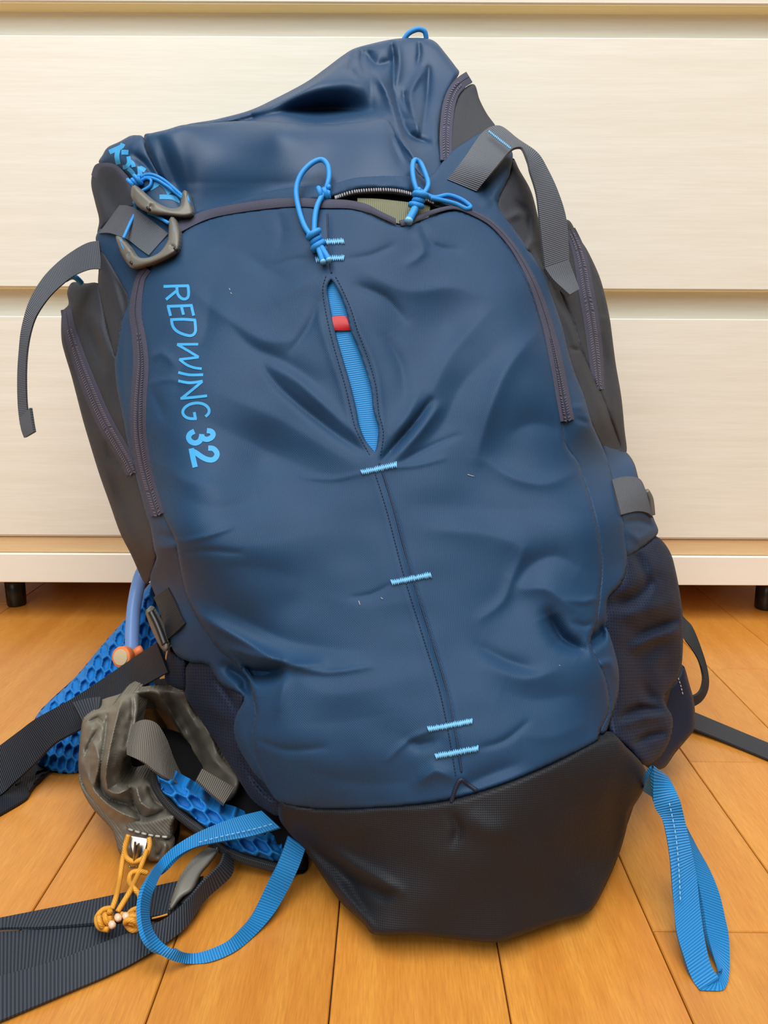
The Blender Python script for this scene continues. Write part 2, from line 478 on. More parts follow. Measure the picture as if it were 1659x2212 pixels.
def wood(name, c1, c2, c3, grain_dir=(30., 2., 30.), rough=.35, bump=.1, obj_random=.0, scale=1., coat=.0):
    m, nt, b = newmat(name); lk = nt.links.new
    tc = nd(nt, 'ShaderNodeTexCoord'); mp = nd(nt, 'ShaderNodeMapping'); mp.inputs['Scale'].default_value = grain_dir
    oi = nd(nt, 'ShaderNodeObjectInfo')
    add = nd(nt, 'ShaderNodeVectorMath', operation='ADD'); lk(tc.outputs['Object'], add.inputs[0])
    mu = nd(nt, 'ShaderNodeMath', operation='MULTIPLY'); lk(oi.outputs['Random'], mu.inputs[0]); mu.inputs[1].default_value = 37. if obj_random else 0.
    cx = nd(nt, 'ShaderNodeCombineXYZ'); lk(mu.outputs[0], cx.inputs[0]); lk(mu.outputs[0], cx.inputs[1]); lk(cx.outputs[0], add.inputs[1])
    lk(add.outputs[0], mp.inputs['Vector'])
    n1 = nd(nt, 'ShaderNodeTexNoise'); n1.inputs['Scale'].default_value = 1.2*scale; n1.inputs['Detail'].default_value = 6.; n1.inputs['Distortion'].default_value = .4
    n2 = nd(nt, 'ShaderNodeTexNoise'); n2.inputs['Scale'].default_value = (20. if name == 'floor_wood' else 7.)*scale; n2.inputs['Detail'].default_value = 8.; n2.inputs['Roughness'].default_value = .65
    lk(mp.outputs[0], n1.inputs['Vector']); lk(mp.outputs[0], n2.inputs['Vector'])
    r1 = nd(nt, 'ShaderNodeMapRange'); lk(n1.outputs[0], r1.inputs[0]); r1.inputs[1].default_value = .3; r1.inputs[2].default_value = .7
    r2 = nd(nt, 'ShaderNodeMapRange'); lk(n2.outputs[0], r2.inputs[0]); r2.inputs[1].default_value = .35; r2.inputs[2].default_value = .7
    col = mixcol(nt, r1.outputs[0], c1, c2)
    h = nd(nt, 'ShaderNodeMath', operation='MULTIPLY'); lk(r2.outputs[0], h.inputs[0]); h.inputs[1].default_value = .45
    col = mixcol(nt, h.outputs[0], col, c3)
    if obj_random:
        hs = nd(nt, 'ShaderNodeHueSaturation'); mr = nd(nt, 'ShaderNodeMapRange'); lk(oi.outputs['Random'], mr.inputs[0])
        mr.inputs[3].default_value = 1-obj_random; mr.inputs[4].default_value = 1+obj_random
        lk(mr.outputs[0], hs.inputs['Value']); lk(col, hs.inputs['Color']); col = hs.outputs[0]
    lk(col, b.inputs['Base Color']); b.inputs['Roughness'].default_value = rough
    b.inputs['Coat Weight'].default_value = coat; b.inputs['Coat Roughness'].default_value = .3
    bp = nd(nt, 'ShaderNodeBump'); bp.inputs['Strength'].default_value = bump; bp.inputs['Distance'].default_value = .0006
    lk(n2.outputs[0], bp.inputs['Height']); lk(bp.outputs[0], b.inputs['Normal'])
    M[name] = m; return m
wood('floor_wood', srgb(214, 148, 62), srgb(198, 127, 45), srgb(148, 87, 25), (42., 3.0, 42.), .36, .12, .07, 1., .45)
wood('floor_gap', srgb(70, 38, 14), srgb(60, 32, 12), srgb(50, 26, 10), (10, 10, 10), .8, .1)
wood('cream_laminate', srgb(240, 239, 228), srgb(234, 231, 217), srgb(222, 217, 199), (2.2, 60., 60.), .45, .08)
wood('cream_plain', srgb(243, 240, 228), srgb(241, 237, 224), srgb(240, 235, 220), (2.2, 30., 30.), .5, .04)
wood('lip_wood', srgb(232, 214, 164), srgb(226, 205, 150), srgb(216, 192, 132), (2., 50., 50.), .5, .05)
wood('rail_maple', srgb(236, 210, 166), srgb(228, 198, 150), srgb(214, 180, 128), (2.5, 70., 70.), .5, .06)
wood('wall_paint', srgb(236, 230, 214), srgb(234, 228, 212), srgb(232, 226, 208), (5, 5, 5), .8, .05)

# ------------------------------------------------------------------ floor of planks
PW, PX0, YAW = .0922, -.0297, -math.radians(.5)
flo = mesh_obj('floor', [(-2, -.8, -.02), (2, -.8, -.02), (2, 1.6, -.02), (-2, 1.6, -.02), (-2, -.8, -.0035), (2, -.8, -.0035), (2, 1.6, -.0035), (-2, 1.6, -.0035)],
               [(3, 2, 1, 0), (4, 5, 6, 7), (0, 1, 5, 4), (1, 2, 6, 5), (2, 3, 7, 6), (3, 0, 4, 7)], M['floor_gap'], None, None, False,
               kind='structure', label='orange brown wooden floor of narrow planks under the backpack')
_pm = {}
def plank(x0, x1, y0, y1):
    g = .00035; key = (round(y1-y0, 3), round(x1-x0, 3))
    if key not in _pm:
        hx, hy, e = ((x1-x0)/2-g), (y1-y0)/2-g, .0005
        V = [(-hx, -hy, -.0035), (hx, -hy, -.0035), (hx, hy, -.0035), (-hx, hy, -.0035), (-hx, -hy, -.0007), (hx, -hy, -.0007), (hx, hy, -.0007), (-hx, hy, -.0007),
             (-hx+e, -hy+e, 0), (hx-e, -hy+e, 0), (hx-e, hy-e, 0), (-hx+e, hy-e, 0)]
        Fc = [(0, 1, 5, 4), (1, 2, 6, 5), (2, 3, 7, 6), (3, 0, 4, 7), (4, 5, 9, 8), (5, 6, 10, 9), (6, 7, 11, 10), (7, 4, 8, 11), (8, 9, 10, 11)]
        me = bpy.data.meshes.new('plank'); me.from_pydata(V, [], Fc); me.materials.append(M['floor_wood']); _pm[key] = me
    o = bpy.data.objects.new('plank', _pm[key]); link(o, flo)
    c = Matrix.Rotation(YAW, 3, 'Z') @ Vector(((x0+x1)/2, (y0+y1)/2, 0)); o.location = c; o.rotation_euler = (0, 0, YAW)
joint = {2: .388, 3: .5755, 4: .762, 5: .43, -1: 1.15, 0: .99, 1: 1.10, -2: 1.12, -3: 1.08, -4: 1.25, -5: 1.12}
for c in range(-12, 13):
    if c in (-3, -4): continue
    x0 = PX0+c*PW; wdt = PW*(3 if c == -5 else 1)
    j = joint.get(c, .2+((c*37) % 17)/17*.8)
    cuts = [-.7]; k = j
    while k > -.6: k -= .9
    k += .9
    while k < 1.5:
        if k-cuts[-1] > .15: cuts.append(k)
        k += .9
    cuts.append(1.55)
    for a, b_ in zip(cuts[:-1], cuts[1:]): plank(x0, x0+wdt, a, b_)

def box_geo(x0, x1, y0, y1, z0, z1, bev=.0):
    e = bev
    V = []
    for z, k in ((z0, e), (z0+e, 0), (z1-e, 0), (z1, e)):
        V += [(x0+k, y0+k, z), (x1-k, y0+k, z), (x1-k, y1-k, z), (x0+k, y1-k, z)]
    Fc = [(3, 2, 1, 0), (12, 13, 14, 15)]
    for l in range(3):
        for k in range(4): Fc.append((l*4+k, l*4+(k+1) % 4, l*4+4+(k+1) % 4, l*4+4+k))
    return np.array(V), Fc
def box(name, x0, x1, y0, y1, z0, z1, mat, parent, bev=.001, **p):
    V, Fc = box_geo(x0, x1, y0, y1, z0, z1, bev); return mesh_obj(name, V, Fc, mat, parent, None, False, **p)

box('wall_back', -2, 2, 1.46, 1.56, 0, 2.2, M['wall_paint'], None, kind='structure')
box('baseboard_back', -2, 2, 1.445, 1.459, 0, .07, M['cream_plain'], None, kind='structure')

# ------------------------------------------------------------------ chest of drawers
D = .90; XW = .62
chest = empty('chest_of_drawers', (0, D+.25, 0), label='cream wood-grain chest of drawers behind the backpack', category='chest of drawers')
chest.location = (0, 0, 0)
def extrude_profile(name, prof, mat, parent, x0=-XW, x1=XW, mats=None, **p):
    n = len(prof); V = [(x0, y, z) for y, z in prof]+[(x1, y, z) for y, z in prof]
    Fc = [(i, (i+1) % n, n+(i+1) % n, n+i) for i in range(n)]+[tuple(range(n-1, -1, -1)), tuple(range(n, 2*n))]
    return mesh_obj(name, V, Fc, mat, parent, None, False, **p)
zl = [.106, HC+.0595, HC+.347, HC+.66]          # lower edges of the drawer fronts
box('carcass', -XW+.004, XW-.004, D+.0265, D+.46, .049, HC+.70, M['cream_plain'], chest)
for i in range(3):
    z0, z1 = zl[i], zl[i+1]-.0315
    # front board with a sloped finger groove along its top edge
    extrude_profile('drawer_front', [(D, z0+.0015), (D+.0015, z0), (D+.026, z0), (D+.026, zl[i+1]-.0005), (D+.0230, zl[i+1]-.0005), (D+.0230, z1), (D+.0008, z1), (D, z1-.0008)],
                    M['cream_laminate'], chest)
    extrude_profile('finger_lip', [(D+.0012, z0-.0008), (D+.0238, z0-.0008), (D+.0238, z0-.0002), (D+.0012, z0-.0002)], M['lip_wood'] if i else M['cream_plain'], chest)
box('rail', -XW, XW, D+.004, D+.026, .084, .1035, M['rail_maple'], chest)
box('plinth', -XW, XW, D-.0005, D+.022, .047, .0835, M['cream_plain'], chest, .001)
def leg(px, py):
    pos = at(px, py, ('z', 0.)); n = 28; V = []; Fc = []
    for z, r in ((.0, .0105), (.002, .0118), (.012, .0121), (.049, .0128)):
        V += [(pos[0]+r*math.cos(2*math.pi*k/n), pos[1]+.0121+r*math.sin(2*math.pi*k/n), z) for k in range(n)]
    for l in range(3):
        Fc += [(l*n+k, l*n+(k+1) % n, (l+1)*n+(k+1) % n, (l+1)*n+k) for k in range(n)]
    Fc += [tuple(range(n-1, -1, -1)), tuple(range(3*n, 4*n))]
    mesh_obj('leg', V, Fc, M['leg_black'], chest)
leg(27, 1313); leg(-60, 1313); leg(1660, 1321)
for px in (-560, 560):
    V, Fc = box_geo(px/1000-.02, px/1000+.02, 1.28, 1.32, 0, .049, .002); mesh_obj('leg', V, Fc, M['leg_black'], chest, None, False)

# ------------------------------------------------------------------ backpack
bag = empty('backpack', (.03, .42, 0), label='navy blue hiking backpack leaning on the cream chest, with bright blue loops', category='backpack')
bag.location = (0, 0, 0)
def fl(x, y): return (x, y, floor_d(x, y))
S = tps([(705, 470, .578), (740, 700, .532), (820, 1000, .487), (885, 1240, .452), (975, 1570, .402), (990, 1700, .388), (1040, 1870, .378), fl(1070, 2035),
 (390, 490, .625), (297, 610, .612), (292, 720, .590), (296, 900, .552), (330, 1110, .512), (400, 1270, .484), (480, 1420, .458), (520, 1600, .435), (605, 1738, .418),
 (1060, 470, .605), (1150, 610, .585), (1200, 780, .555), (1222, 920, .530), (1280, 1090, .500), (1300, 1280, .470), (1315, 1450, .447), (1310, 1580, .430), (1330, 1600, .428), (1392, 1670, .440),
 (500, 700, .548), (960, 700, .545), (560, 1000, .500), (1080, 1000, .502), (640, 1300, .452), (1120, 1300, .455), (750, 1600, .405), (1200, 1500, .422),
 (604, 1770, .424), (658, 1838, .432), fl(741, 1954), fl(809, 2019), fl(975, 2027), fl(1130, 2019), fl(1208, 1991), fl(1281, 1962), (1338, 1843, .45), (850, 1850, .392), (1200, 1800, .395),
 (133, 710, .70), (150, 616, .70), (177, 900, .655), (237, 1088, .62), (300, 1232, .59), (322, 1255, .57), (204, 358, .70), (215, 470, .67), (212, 560, .66),
 (250, 790, .60), (290, 1018, .555), (335, 1200, .515), (245, 589, .64),
 (1353, 976, .63), (1330, 785, .665), (1305, 630, .69), (1249, 511, .70), (1227, 475, .69), (1166, 487, .64), (1109, 342, .655), (1066, 270, .70), (1025, 183, .74),
 (1279, 915, .555), (1195, 650, .60), (1077, 447, .615), (1372, 1000, .60), (1420, 1146, .57), (1346, 1126, .515), (1354, 1223, .50), (1470, 1300, .555), (1475, 1400, .545),
 (1464, 1466, .535), (1454, 1552, .50), (1430, 1631, .47), (1400, 1250, .51), (1390, 1400, .50), (1380, 1550, .465),
 (366, 1371, .50), (405, 1490, .49), (462, 1598, .47), (544, 1727, .44),
 (215, 351, .69), (233, 318, .685), (309, 293, .665), (400, 268, .665), (600, 264, .658), (760, 265, .658), (838, 258, .66), (410, 449, .64), (600, 410, .61), (720, 396, .598), (860, 378, .598),
 (925, 386, .61), (960, 340, .64), (955, 250, .69), (990, 158, .74), (930, 86, .76), (875, 82, .76), (800, 95, .76), (700, 150, .745), (600, 210, .725), (500, 250, .70), (700, 330, .625),
 (500, 340, .645), (750, 200, .72), (880, 200, .72)], 2e-4)

# --- main body: closed sack behind all sewn panels
def build_body():
    out = crom([(880, 92), (930, 94), (980, 160), (1025, 215), (1055, 280), (1095, 345), (1135, 420), (1165, 490), (1232, 530), (1280, 625), (1305, 720), (1325, 850), (1338, 965), (1385, 1080),
        (1395, 1150), (1440, 1230), (1455, 1350), (1450, 1480), (1420, 1580), (1385, 1660), (1375, 1720), (1340, 1820), (1295, 1905), (1230, 1955), (1070, 2020), (820, 2005), (750, 1930), (670, 1835),
        (612, 1760), (530, 1680), (460, 1560), (415, 1460), (370, 1380), (335, 1250), (318, 1225), (255, 1090), (195, 900), (150, 760), (150, 700), (165, 640), (222, 600), (215, 480), (210, 380), (238, 325),
        (310, 300), (400, 280), (520, 252), (620, 210), (710, 155), (800, 102)], True, 14.)
    p = Panel.__new__(Panel); p.b = out; p.base = S; p.off = -.012; p.puff = (0, 1); p.wr = (); p.wk = 1; p.noise = None; p.step = 22.; p.extra = None
    G = np.stack(np.meshgrid(np.arange(100, 1500, 20.), np.arange(60, 2060, 20.)), -1).reshape(-1, 2); G = G[p.inside(G)]
    bd, _, _ = seg_dist(G, out, True); G = G[bd > 10]
    n = len(out); v, e, f, ov, _, _ = delaunay_2d_cdt([Vector(q) for q in np.vstack([out, G])], [(i, (i+1) % n) for i in range(n)], [], 1, 1e-4)
    v = np.array([(q.x, q.y) for q in v]); f = [t for t in f if len(t) == 3]
    P = place(v, p.depth(v)+.045*np.clip((440-v[:, 1])/120, 0, 1), .003); f = [tuple(reversed(t)) for t in f]
    ring = [next(i for i, o in enumerate(ov) if k in o) for k in range(n)]
    V = P.tolist(); prev = ring; r0 = P[ring]; cx = r0[:, 0].mean()
    yb = .62+.43*r0[:, 2]; zc = np.maximum(r0[:, 2], .003)
    for t, sh in ((.12, .995), (.35, .985), (.7, .96), (.92, .90), (1., .78)):
        q = np.stack([cx+(r0[:, 0]-cx)*sh, r0[:, 1]+(yb-r0[:, 1])*t, np.maximum(.26+(zc-.26)*(sh*.3+.7), .003)], 1)
        q[:, 1] = np.minimum(q[:, 1], .885)
        st = len(V); V += q.tolist(); cur = list(range(st, st+n))
        f += [(prev[i], prev[(i+1) % n], cur[(i+1) % n], cur[i]) for i in range(n)]; prev = cur
    V.append(np.array(V[-n:]).mean(0).tolist()); c = len(V)-1
    f += [(prev[i], prev[(i+1) % n], c) for i in range(n)]
    V = np.array(V)
    mesh_obj('main_body', V, f, M['charcoal'], bag, np.stack([V[:, 0]+V[:, 1], V[:, 2]], 1))
build_body()

# --- front pocket panel
FW = [([(695, 640), (668, 705), (632, 755)], 12, -3.), ([(690, 596), (640, 622), (590, 655)], 22, 2.5), ([(520, 545), (570, 578), (610, 600)], 24, -2.5),
 ([(415, 627), (481, 681), (571, 735), (630, 735)], 22, 3), ([(500, 705), (545, 750), (616, 782), (680, 825)], 20, -3.5),
 ([(571, 796), (607, 841), (677, 901), (737, 946), (788, 976)], 8, -4, 14), ([(585, 792), (640, 822), (705, 880), (770, 940)], 15, 3.5),
 ([(470, 850), (600, 905), (700, 965), (770, 1005)], 38, 3.5), ([(430, 900), (600, 985), (720, 1030)], 40, -3),
 ([(455, 640), (440, 730), (400, 780), (380, 850)], 24, -4), ([(325, 772), (350, 762), (374, 785)], 10, 2.5), ([(328, 845), (345, 880), (352, 905)], 12, -2.5),
 ([(350, 1000), (400, 1040), (460, 1045)], 22, 2.5), ([(400, 1075), (470, 1100), (560, 1080)], 25, -2),
 ([(600, 460), (610, 500), (600, 535)], 14, -2), ([(560, 480), (480, 520), (430, 560)], 30, 2),
 ([(775, 618), (830, 642), (872, 690)], 13, -3.5), ([(790, 590), (880, 628), (980, 620), (1042, 640)], 26, 3.), ([(835, 730), (866, 790), (874, 850)], 15, -3),
 ([(930, 866), (897, 912), (860, 955), (828, 992)], 8, -7), ([(905, 850), (880, 900), (850, 938)], 16, 3), ([(945, 880), (905, 935), (860, 985)], 12, 3.5),
 ([(1060, 770), (1000, 830), (950, 925), (880, 990)], 34, -4.5), ([(1168, 712), (1100, 790), (1060, 880), (1030, 985)], 24, 5), ([(930, 860), (965, 780), (1010, 720), (1060, 670)], 24, 3),
 ([(1216, 928), (1150, 915), (1105, 935)], 28, -3.2), ([(1050, 995), (1110, 1032), (1180, 1045), (1240, 1022)], 18, 3.5), ([(900, 1090), (1050, 1100), (1180, 1100), (1260, 1110)], 34, -1.6),
 ([(930, 1145), (1040, 1152), (1110, 1172), (1135, 1195)], 26, 2.6), ([(1132, 1188), (1106, 1250), (1085, 1300), (1040, 1335)], 13, 2.2), ([(1112, 1262), (1150, 1218), (1200, 1202), (1255, 1228)], 28, -4.),
 ([(1128, 1272), (1180, 1272), (1218, 1298), (1245, 1322)], 18, 3.2), ([(1186, 1330), (1213, 1378), (1255, 1402)], 17, -15), ([(1035, 1395), (1090, 1425), (1152, 1445)], 16, -3.5), ([(1060, 1440), (1130, 1465), (1200, 1450)], 20, 2.5),
 ([(1080, 1490), (1150, 1512), (1240, 1500)], 28, -1.8), ([(1130, 1590), (1200, 1590), (1270, 1560)], 28, 1.8),
 ([(419, 1322), (474, 1355), (536, 1390), (611, 1432), (690, 1436)], 13, 6), ([(440, 1295), (540, 1345), (640, 1390), (770, 1405)], 30, -3.6),
 ([(500, 1436), (550, 1454), (596, 1450), (612, 1442)], 15, -24), ([(500, 1400), (560, 1420), (615, 1426)], 14, 5), ([(616, 1445), (610, 1490), (600, 1540)], 14, 3), ([(640, 1470), (720, 1500), (840, 1480)], 34, 1.3), ([(620, 1560), (720, 1560), (850, 1540)], 40, -1.4),
 ([(450, 1230), (550, 1225), (640, 1250)], 34, -1.2), ([(430, 1175), (560, 1180), (700, 1150)], 38, 1.2), ([(700, 1290), (780, 1310), (880, 1300)], 30, 1.), ([(880, 1600), (905, 1610), (940, 1600)], 13, -3), ([(905, 1690), (940, 1665), (975, 1680)], 14, 3),
 ([(1000, 1700), (1040, 1680), (1120, 1650)], 22, -3), ([(650, 1660), (760, 1690), (880, 1690)], 30, -1.8),
 ([(822, 1010), (851, 1102), (889, 1242), (931, 1377), (965, 1491), (986, 1596), (996, 1665)], 5, -1.6), ([(800, 1010), (829, 1102), (866, 1242), (908, 1377), (942, 1491), (966, 1596)], 10, .9),
 ([(708, 470), (711, 530), (714, 585)], 5, -1.6), ([(700, 600), (688, 680), (735, 830), (760, 920), (795, 985)], 9, 1.6), ([(740, 625), (775, 710), (812, 800), (825, 900), (828, 970)], 9, 1.8)]
FW += [([(830, 1010), (900, 1005), (960, 990)], 5, 1.4), ([(780, 1022), (720, 1035), (650, 1030)], 5, 1.2), ([(860, 1000), (940, 960), (990, 940)], 6, -1.6), ([(380, 1172), (440, 1160), (500, 1140)], 5, 1.6), ([(395, 1195), (450, 1190), (520, 1195)], 6, -1.2),
       ([(612, 1432), (700, 1452), (800, 1440)], 7, 1.8), ([(560, 1600), (620, 1620), (700, 1615)], 8, -1.3), ([(845, 1262), (800, 1285), (760, 1290)], 5, -1.2), ([(930, 1578), (880, 1600), (840, 1640)], 6, 1.3), ([(1040, 1615), (1090, 1600), (1140, 1560)], 7, -1.5), ([(1300, 1290), (1260, 1300), (1225, 1295)], 6, 2.), ([(1290, 1345), (1262, 1352), (1240, 1345)], 6, -2.),
       ([(905, 478), (935, 530), (990, 540)], 8, -2.2), ([(900, 500), (915, 545), (880, 570)], 9, 1.8), ([(745, 560), (800, 552), (850, 530)], 7, -1.4), ([(690, 562), (640, 560), (590, 575)], 7, -1.4), ([(320, 830), (370, 820), (420, 835)], 7, 1.4)]
front = Panel([(700, 448), (760, 449), (800, 462), (850, 484), (885, 484), (930, 468), (980, 456), (1020, 466), (1060, 490), (1098, 532), (1132, 590), (1156, 650), (1177, 720), (1197, 800), (1208, 870), (1216, 922),
   (1224, 963), (1248, 997), (1265, 1040), (1283, 1100), (1296, 1160), (1302, 1220), (1297, 1285), (1290, 1340), (1276, 1382), (1280, 1402), (1298, 1436), (1314, 1490), (1316, 1535), (1296, 1583), (1286, 1604),
   (1182, 1656), (1078, 1698), (959, 1731), (819, 1746), (690, 1748), (612, 1737), (580, 1705), (560, 1660), (545, 1610), (546, 1570), (553, 1540), (546, 1500), (538, 1470), (515, 1440), (470, 1400), (430, 1342),
   (405, 1292), (390, 1230), (378, 1168), (352, 1112), (336, 1065), (320, 1002), (310, 923), (312, 860), (317, 781), (308, 720), (300, 672), (310, 610), (325, 580), (400, 497), (445, 475), (500, 460), (580, 449), (640, 445)],
   S, .0095, (.0034, 11), FW, (1.05, 1.45), (110, .0008, 3), None, 5.)
slit = [(715, 602), (706, 621), (713, 668), (723, 716), (739, 773), (756, 831), (769, 885), (775, 918), (788, 951), (809, 978), (813, 968), (817, 925), (806, 885), (801, 838), (788, 794), (773, 751), (758, 716), (745, 664), (726, 619)]
front.build('front_panel', M['navy'], bag, [(slit, {0, 9})], label='navy front pocket panel with light blue lettering')
FP = front.obj
fd = front.depth

# slot webbing seen through the slit
sw = strap_on('slot_webbing', [((690, 596), (740, 596)), ((697, 670), (768, 664)), ((716, 760), (793, 750)), ((742, 850), (822, 838)), ((758, 920), (838, 915)), ((785, 1000), (845, 1000))], S, .0082, M['web_blue'], FP, .001, crown=.001)
strap_on('red_tag', [((714, 685), (721, 714)), ((735, 682), (741, 714)), ((757, 686), (761, 713))], S, .0108, M['tag_red'], FP, .0008, crown=.0014, label='small red loop tag across the blue slot webbing')

def stitches(name, path, fn, off, mat, parent, dash=4., gap=3., w=1.1, r=None):
    L = crom(path, False, 1.5); cum = np.concatenate([[0], np.cumsum(np.linalg.norm(np.diff(L, axis=0), axis=1))]); parts = []
    s = 0
    while s+dash < cum[-1]:
        t = np.linspace(s, s+dash, 4); q = np.stack([np.interp(t, cum, L[:, 0]), np.interp(t, cum, L[:, 1])], 1)
        d = fn(q)-off-np.array([0, .0004, .0004, 0]); parts.append(tube_geo(place(q, d), w/1661*.5, 5)); s += dash+gap
    V, Fc, uv = join_geo(parts); return mesh_obj(name, V, Fc, mat, parent, uv, kind='stuff')
def bartack(name, a, b, wpx, fn, off, mat, parent):
    a, b = np.array(a, float), np.array(b, float); T = (b-a)/np.linalg.norm(b-a); N = np.array([-T[1], T[0]]); n = max(6, int(np.linalg.norm(b-a)/2.0))
    P = [a+(b-a)*i/n + N*(wpx/2 if i % 2 else -wpx/2)*(1+.15*random.uniform(-1, 1)) for i in range(n+1)]
    q = np.array(P); q2 = np.repeat(q, 2, 0)[:-1].copy(); q2[1::2] = (q[:-1]+q[1:])/2
    lift = np.where(np.arange(len(q2)) % 2, .0010, .0003)
    V, Fc, uv = tube_geo(place(q2, fn(q2)-off-lift), .0005, 6)
    return mesh_obj(name, V, Fc, mat, parent, uv)
for a, b in (((781, 1021), (857, 1004)), ((846, 1259), (931, 1242)), ((925, 1576), (1020, 1558)), ((941, 1634), (1033, 1617)), ((684, 524), (743, 521)), ((682, 561), (743, 557))):
    bartack('bar_tack', a, b, 12, fd, .0002, M['thread_blue'], FP)
cord('seam', [(820, 1000), (851, 1102), (889, 1242), (931, 1377), (965, 1491), (986, 1596), (997, 1668)], .0006, M['thread_dark'], FP, 6, 6, fd, .0004)
cord('seam', [(707, 462), (710, 530), (716, 590)], .0006, M['thread_dark'], FP, 6, 6, fd, .0004)
stitches('seam_stitching', [(806, 1010), (835, 1102), (872, 1242), (914, 1377), (949, 1491), (971, 1596), (985, 1680)], fd, .0, M['thread_dark'], FP)
stitches('slit_stitching', [(704, 596), (697, 625), (703, 670), (714, 722), (730, 780), (746, 835), (759, 890), (770, 930), (800, 985)], fd, .0, M['thread_dark'], FP)
stitches('slit_stitching', [(725, 598), (738, 622), (758, 668), (773, 716), (789, 758), (803, 800), (813, 840), (818, 890), (828, 935), (822, 985)], fd, .0, M['thread_dark'], FP)
cord('seam_tuck', [(975, 1733), (985, 1700), (996, 1684), (1012, 1695), (1030, 1708)], .0012, M['navy_dark'], FP, 5, 6, fd, .0003)

for x, y, dx, dy in ((823, 1291, 4, 3), (1208, 1437, 2, 1), (775, 1298, 3, 9), (1010, 1025, 14, 4), (498, 632, 3, 3), (497, 627, -2, -4)):
    cord('lint_speck', [(x, y), (x+dx*.5, y+dy*.6), (x+dx, y+dy)], .00025, M['thread_grey'], FP, 3, 5, fd, .0003)

# lettering printed on the panel
def stroke(name, pts, w, fn, off, mat, parent, smooth=True):
    P = np.array(pts, float)
    L = crom(P, False, 2.5) if smooth else P
    if len(L) < 3: L = crom(P, False, 4)
    T = np.gradient(L, axis=0); T /= np.maximum(np.linalg.norm(T, axis=1, keepdims=True), 1e-9); N = np.stack([-T[:, 1], T[:, 0]], 1)
    G2 = L[:, None]+N[:, None]*(np.array([-.5, 0, .5])[None, :, None]*w); G = place(G2, fn(G2)-off)
    n, m = G.shape[:2]; Fc = [(i*m+j, i*m+j+1, (i+1)*m+j+1, (i+1)*m+j) for i in range(n-1) for j in range(m-1)]
    return G.reshape(-1, 3), Fc, np.zeros((n*m, 2))
def letter(name, strokes, org, k, w, fn, mat, parent, lab):
    parts = [stroke('', [(org[0]+x*k, org[1]+y*k) for x, y in s], w, fn, .0003+.00008*i, mat, parent) for i, s in enumerate(strokes)]
    V, Fc, uv = join_geo(parts); mesh_obj('printed_letter', V, Fc, mat, parent, uv, label=lab)
o1, k1 = (330, 600), 160/1659.; o2, k2 = (330, 800), 160/1609.
letter('R', [[(240, 195), (530, 185), (810, 180)], [(790, 180), (803, 330), (790, 430), (730, 475), (650, 465), (580, 400), (548, 320), (540, 205)], [(545, 285), (420, 385), (295, 490)]], o1, k1, 6.2, fd, M['print_blue'], FP, 'light blue printed letter R')
letter('E', [[(318, 642), (600, 632), (890, 620)], [(345, 640), (372, 750), (400, 855)], [(640, 640), (665, 740), (690, 830)], [(865, 620), (890, 740), (918, 850)]], o1, k1, 6.2, fd, M['print_blue'], FP, 'light blue printed letter E')
letter('D', [[(390, 940), (680, 930), (965, 950)], [(420, 945), (440, 1060), (500, 1160), (620, 1240), (800, 1295), (900, 1280), (955, 1200), (955, 1080), (942, 950)]], o1, k1, 6.2, fd, M['print_blue'], FP, 'light blue printed letter D')
letter('W', [[(1018, 1488), (780, 1490), (545, 1492)], [(545, 1492), (800, 1640), (1030, 1780)], [(1030, 1778), (800, 1808), (595, 1830)], [(595, 1825), (760, 1950), (930, 2015), (1098, 2038)]], o1, k1, 5.6, fd, M['print_blue'], FP, 'light blue printed letter W')
letter('I', [[(553, 45), (800, 98), (1095, 95)]], o2, k2, 6, fd, M['print_blue'], FP, 'light blue printed letter I')
letter('N', [[(553, 230), (800, 270), (1085, 235)], [(1075, 240), (850, 430), (615, 618)], [(600, 612), (900, 585), (1180, 552)]], o2, k2, 6, fd, M['print_blue'], FP, 'light blue printed letter N')
letter('G', [[(1145, 1005), (1215, 930), (1218, 840), (1150, 760), (1050, 718), (920, 712), (780, 750), (680, 830), (652, 920), (700, 1000), (800, 1045), (955, 1050)], [(930, 1065), (915, 985), (902, 908)]], o2, k2, 6.2, fd, M['print_blue'], FP, 'light blue printed letter G')
letter('3', [[(905, 1325), (820, 1370), (778, 1450), (820, 1540), (920, 1580), (1015, 1540), (1055, 1460), (1065, 1385)], [(1062, 1440), (1120, 1490), (1200, 1497), (1280, 1455), (1312, 1385), (1265, 1325), (1175, 1310)]], o2, k2, 11.5, fd, M['print_blue'], FP, 'bold light blue printed figure 3')
letter('2', [[(1205, 1690), (1310, 1700), (1388, 1780), (1385, 1870), (1310, 1940), (1200, 1940), (1080, 1890), (950, 1800), (850, 1745)], [(835, 1695), (875, 1900), (922, 2105)]], o2, k2, 11.5, fd, M['print_blue'], FP, 'bold light blue printed figure 2')

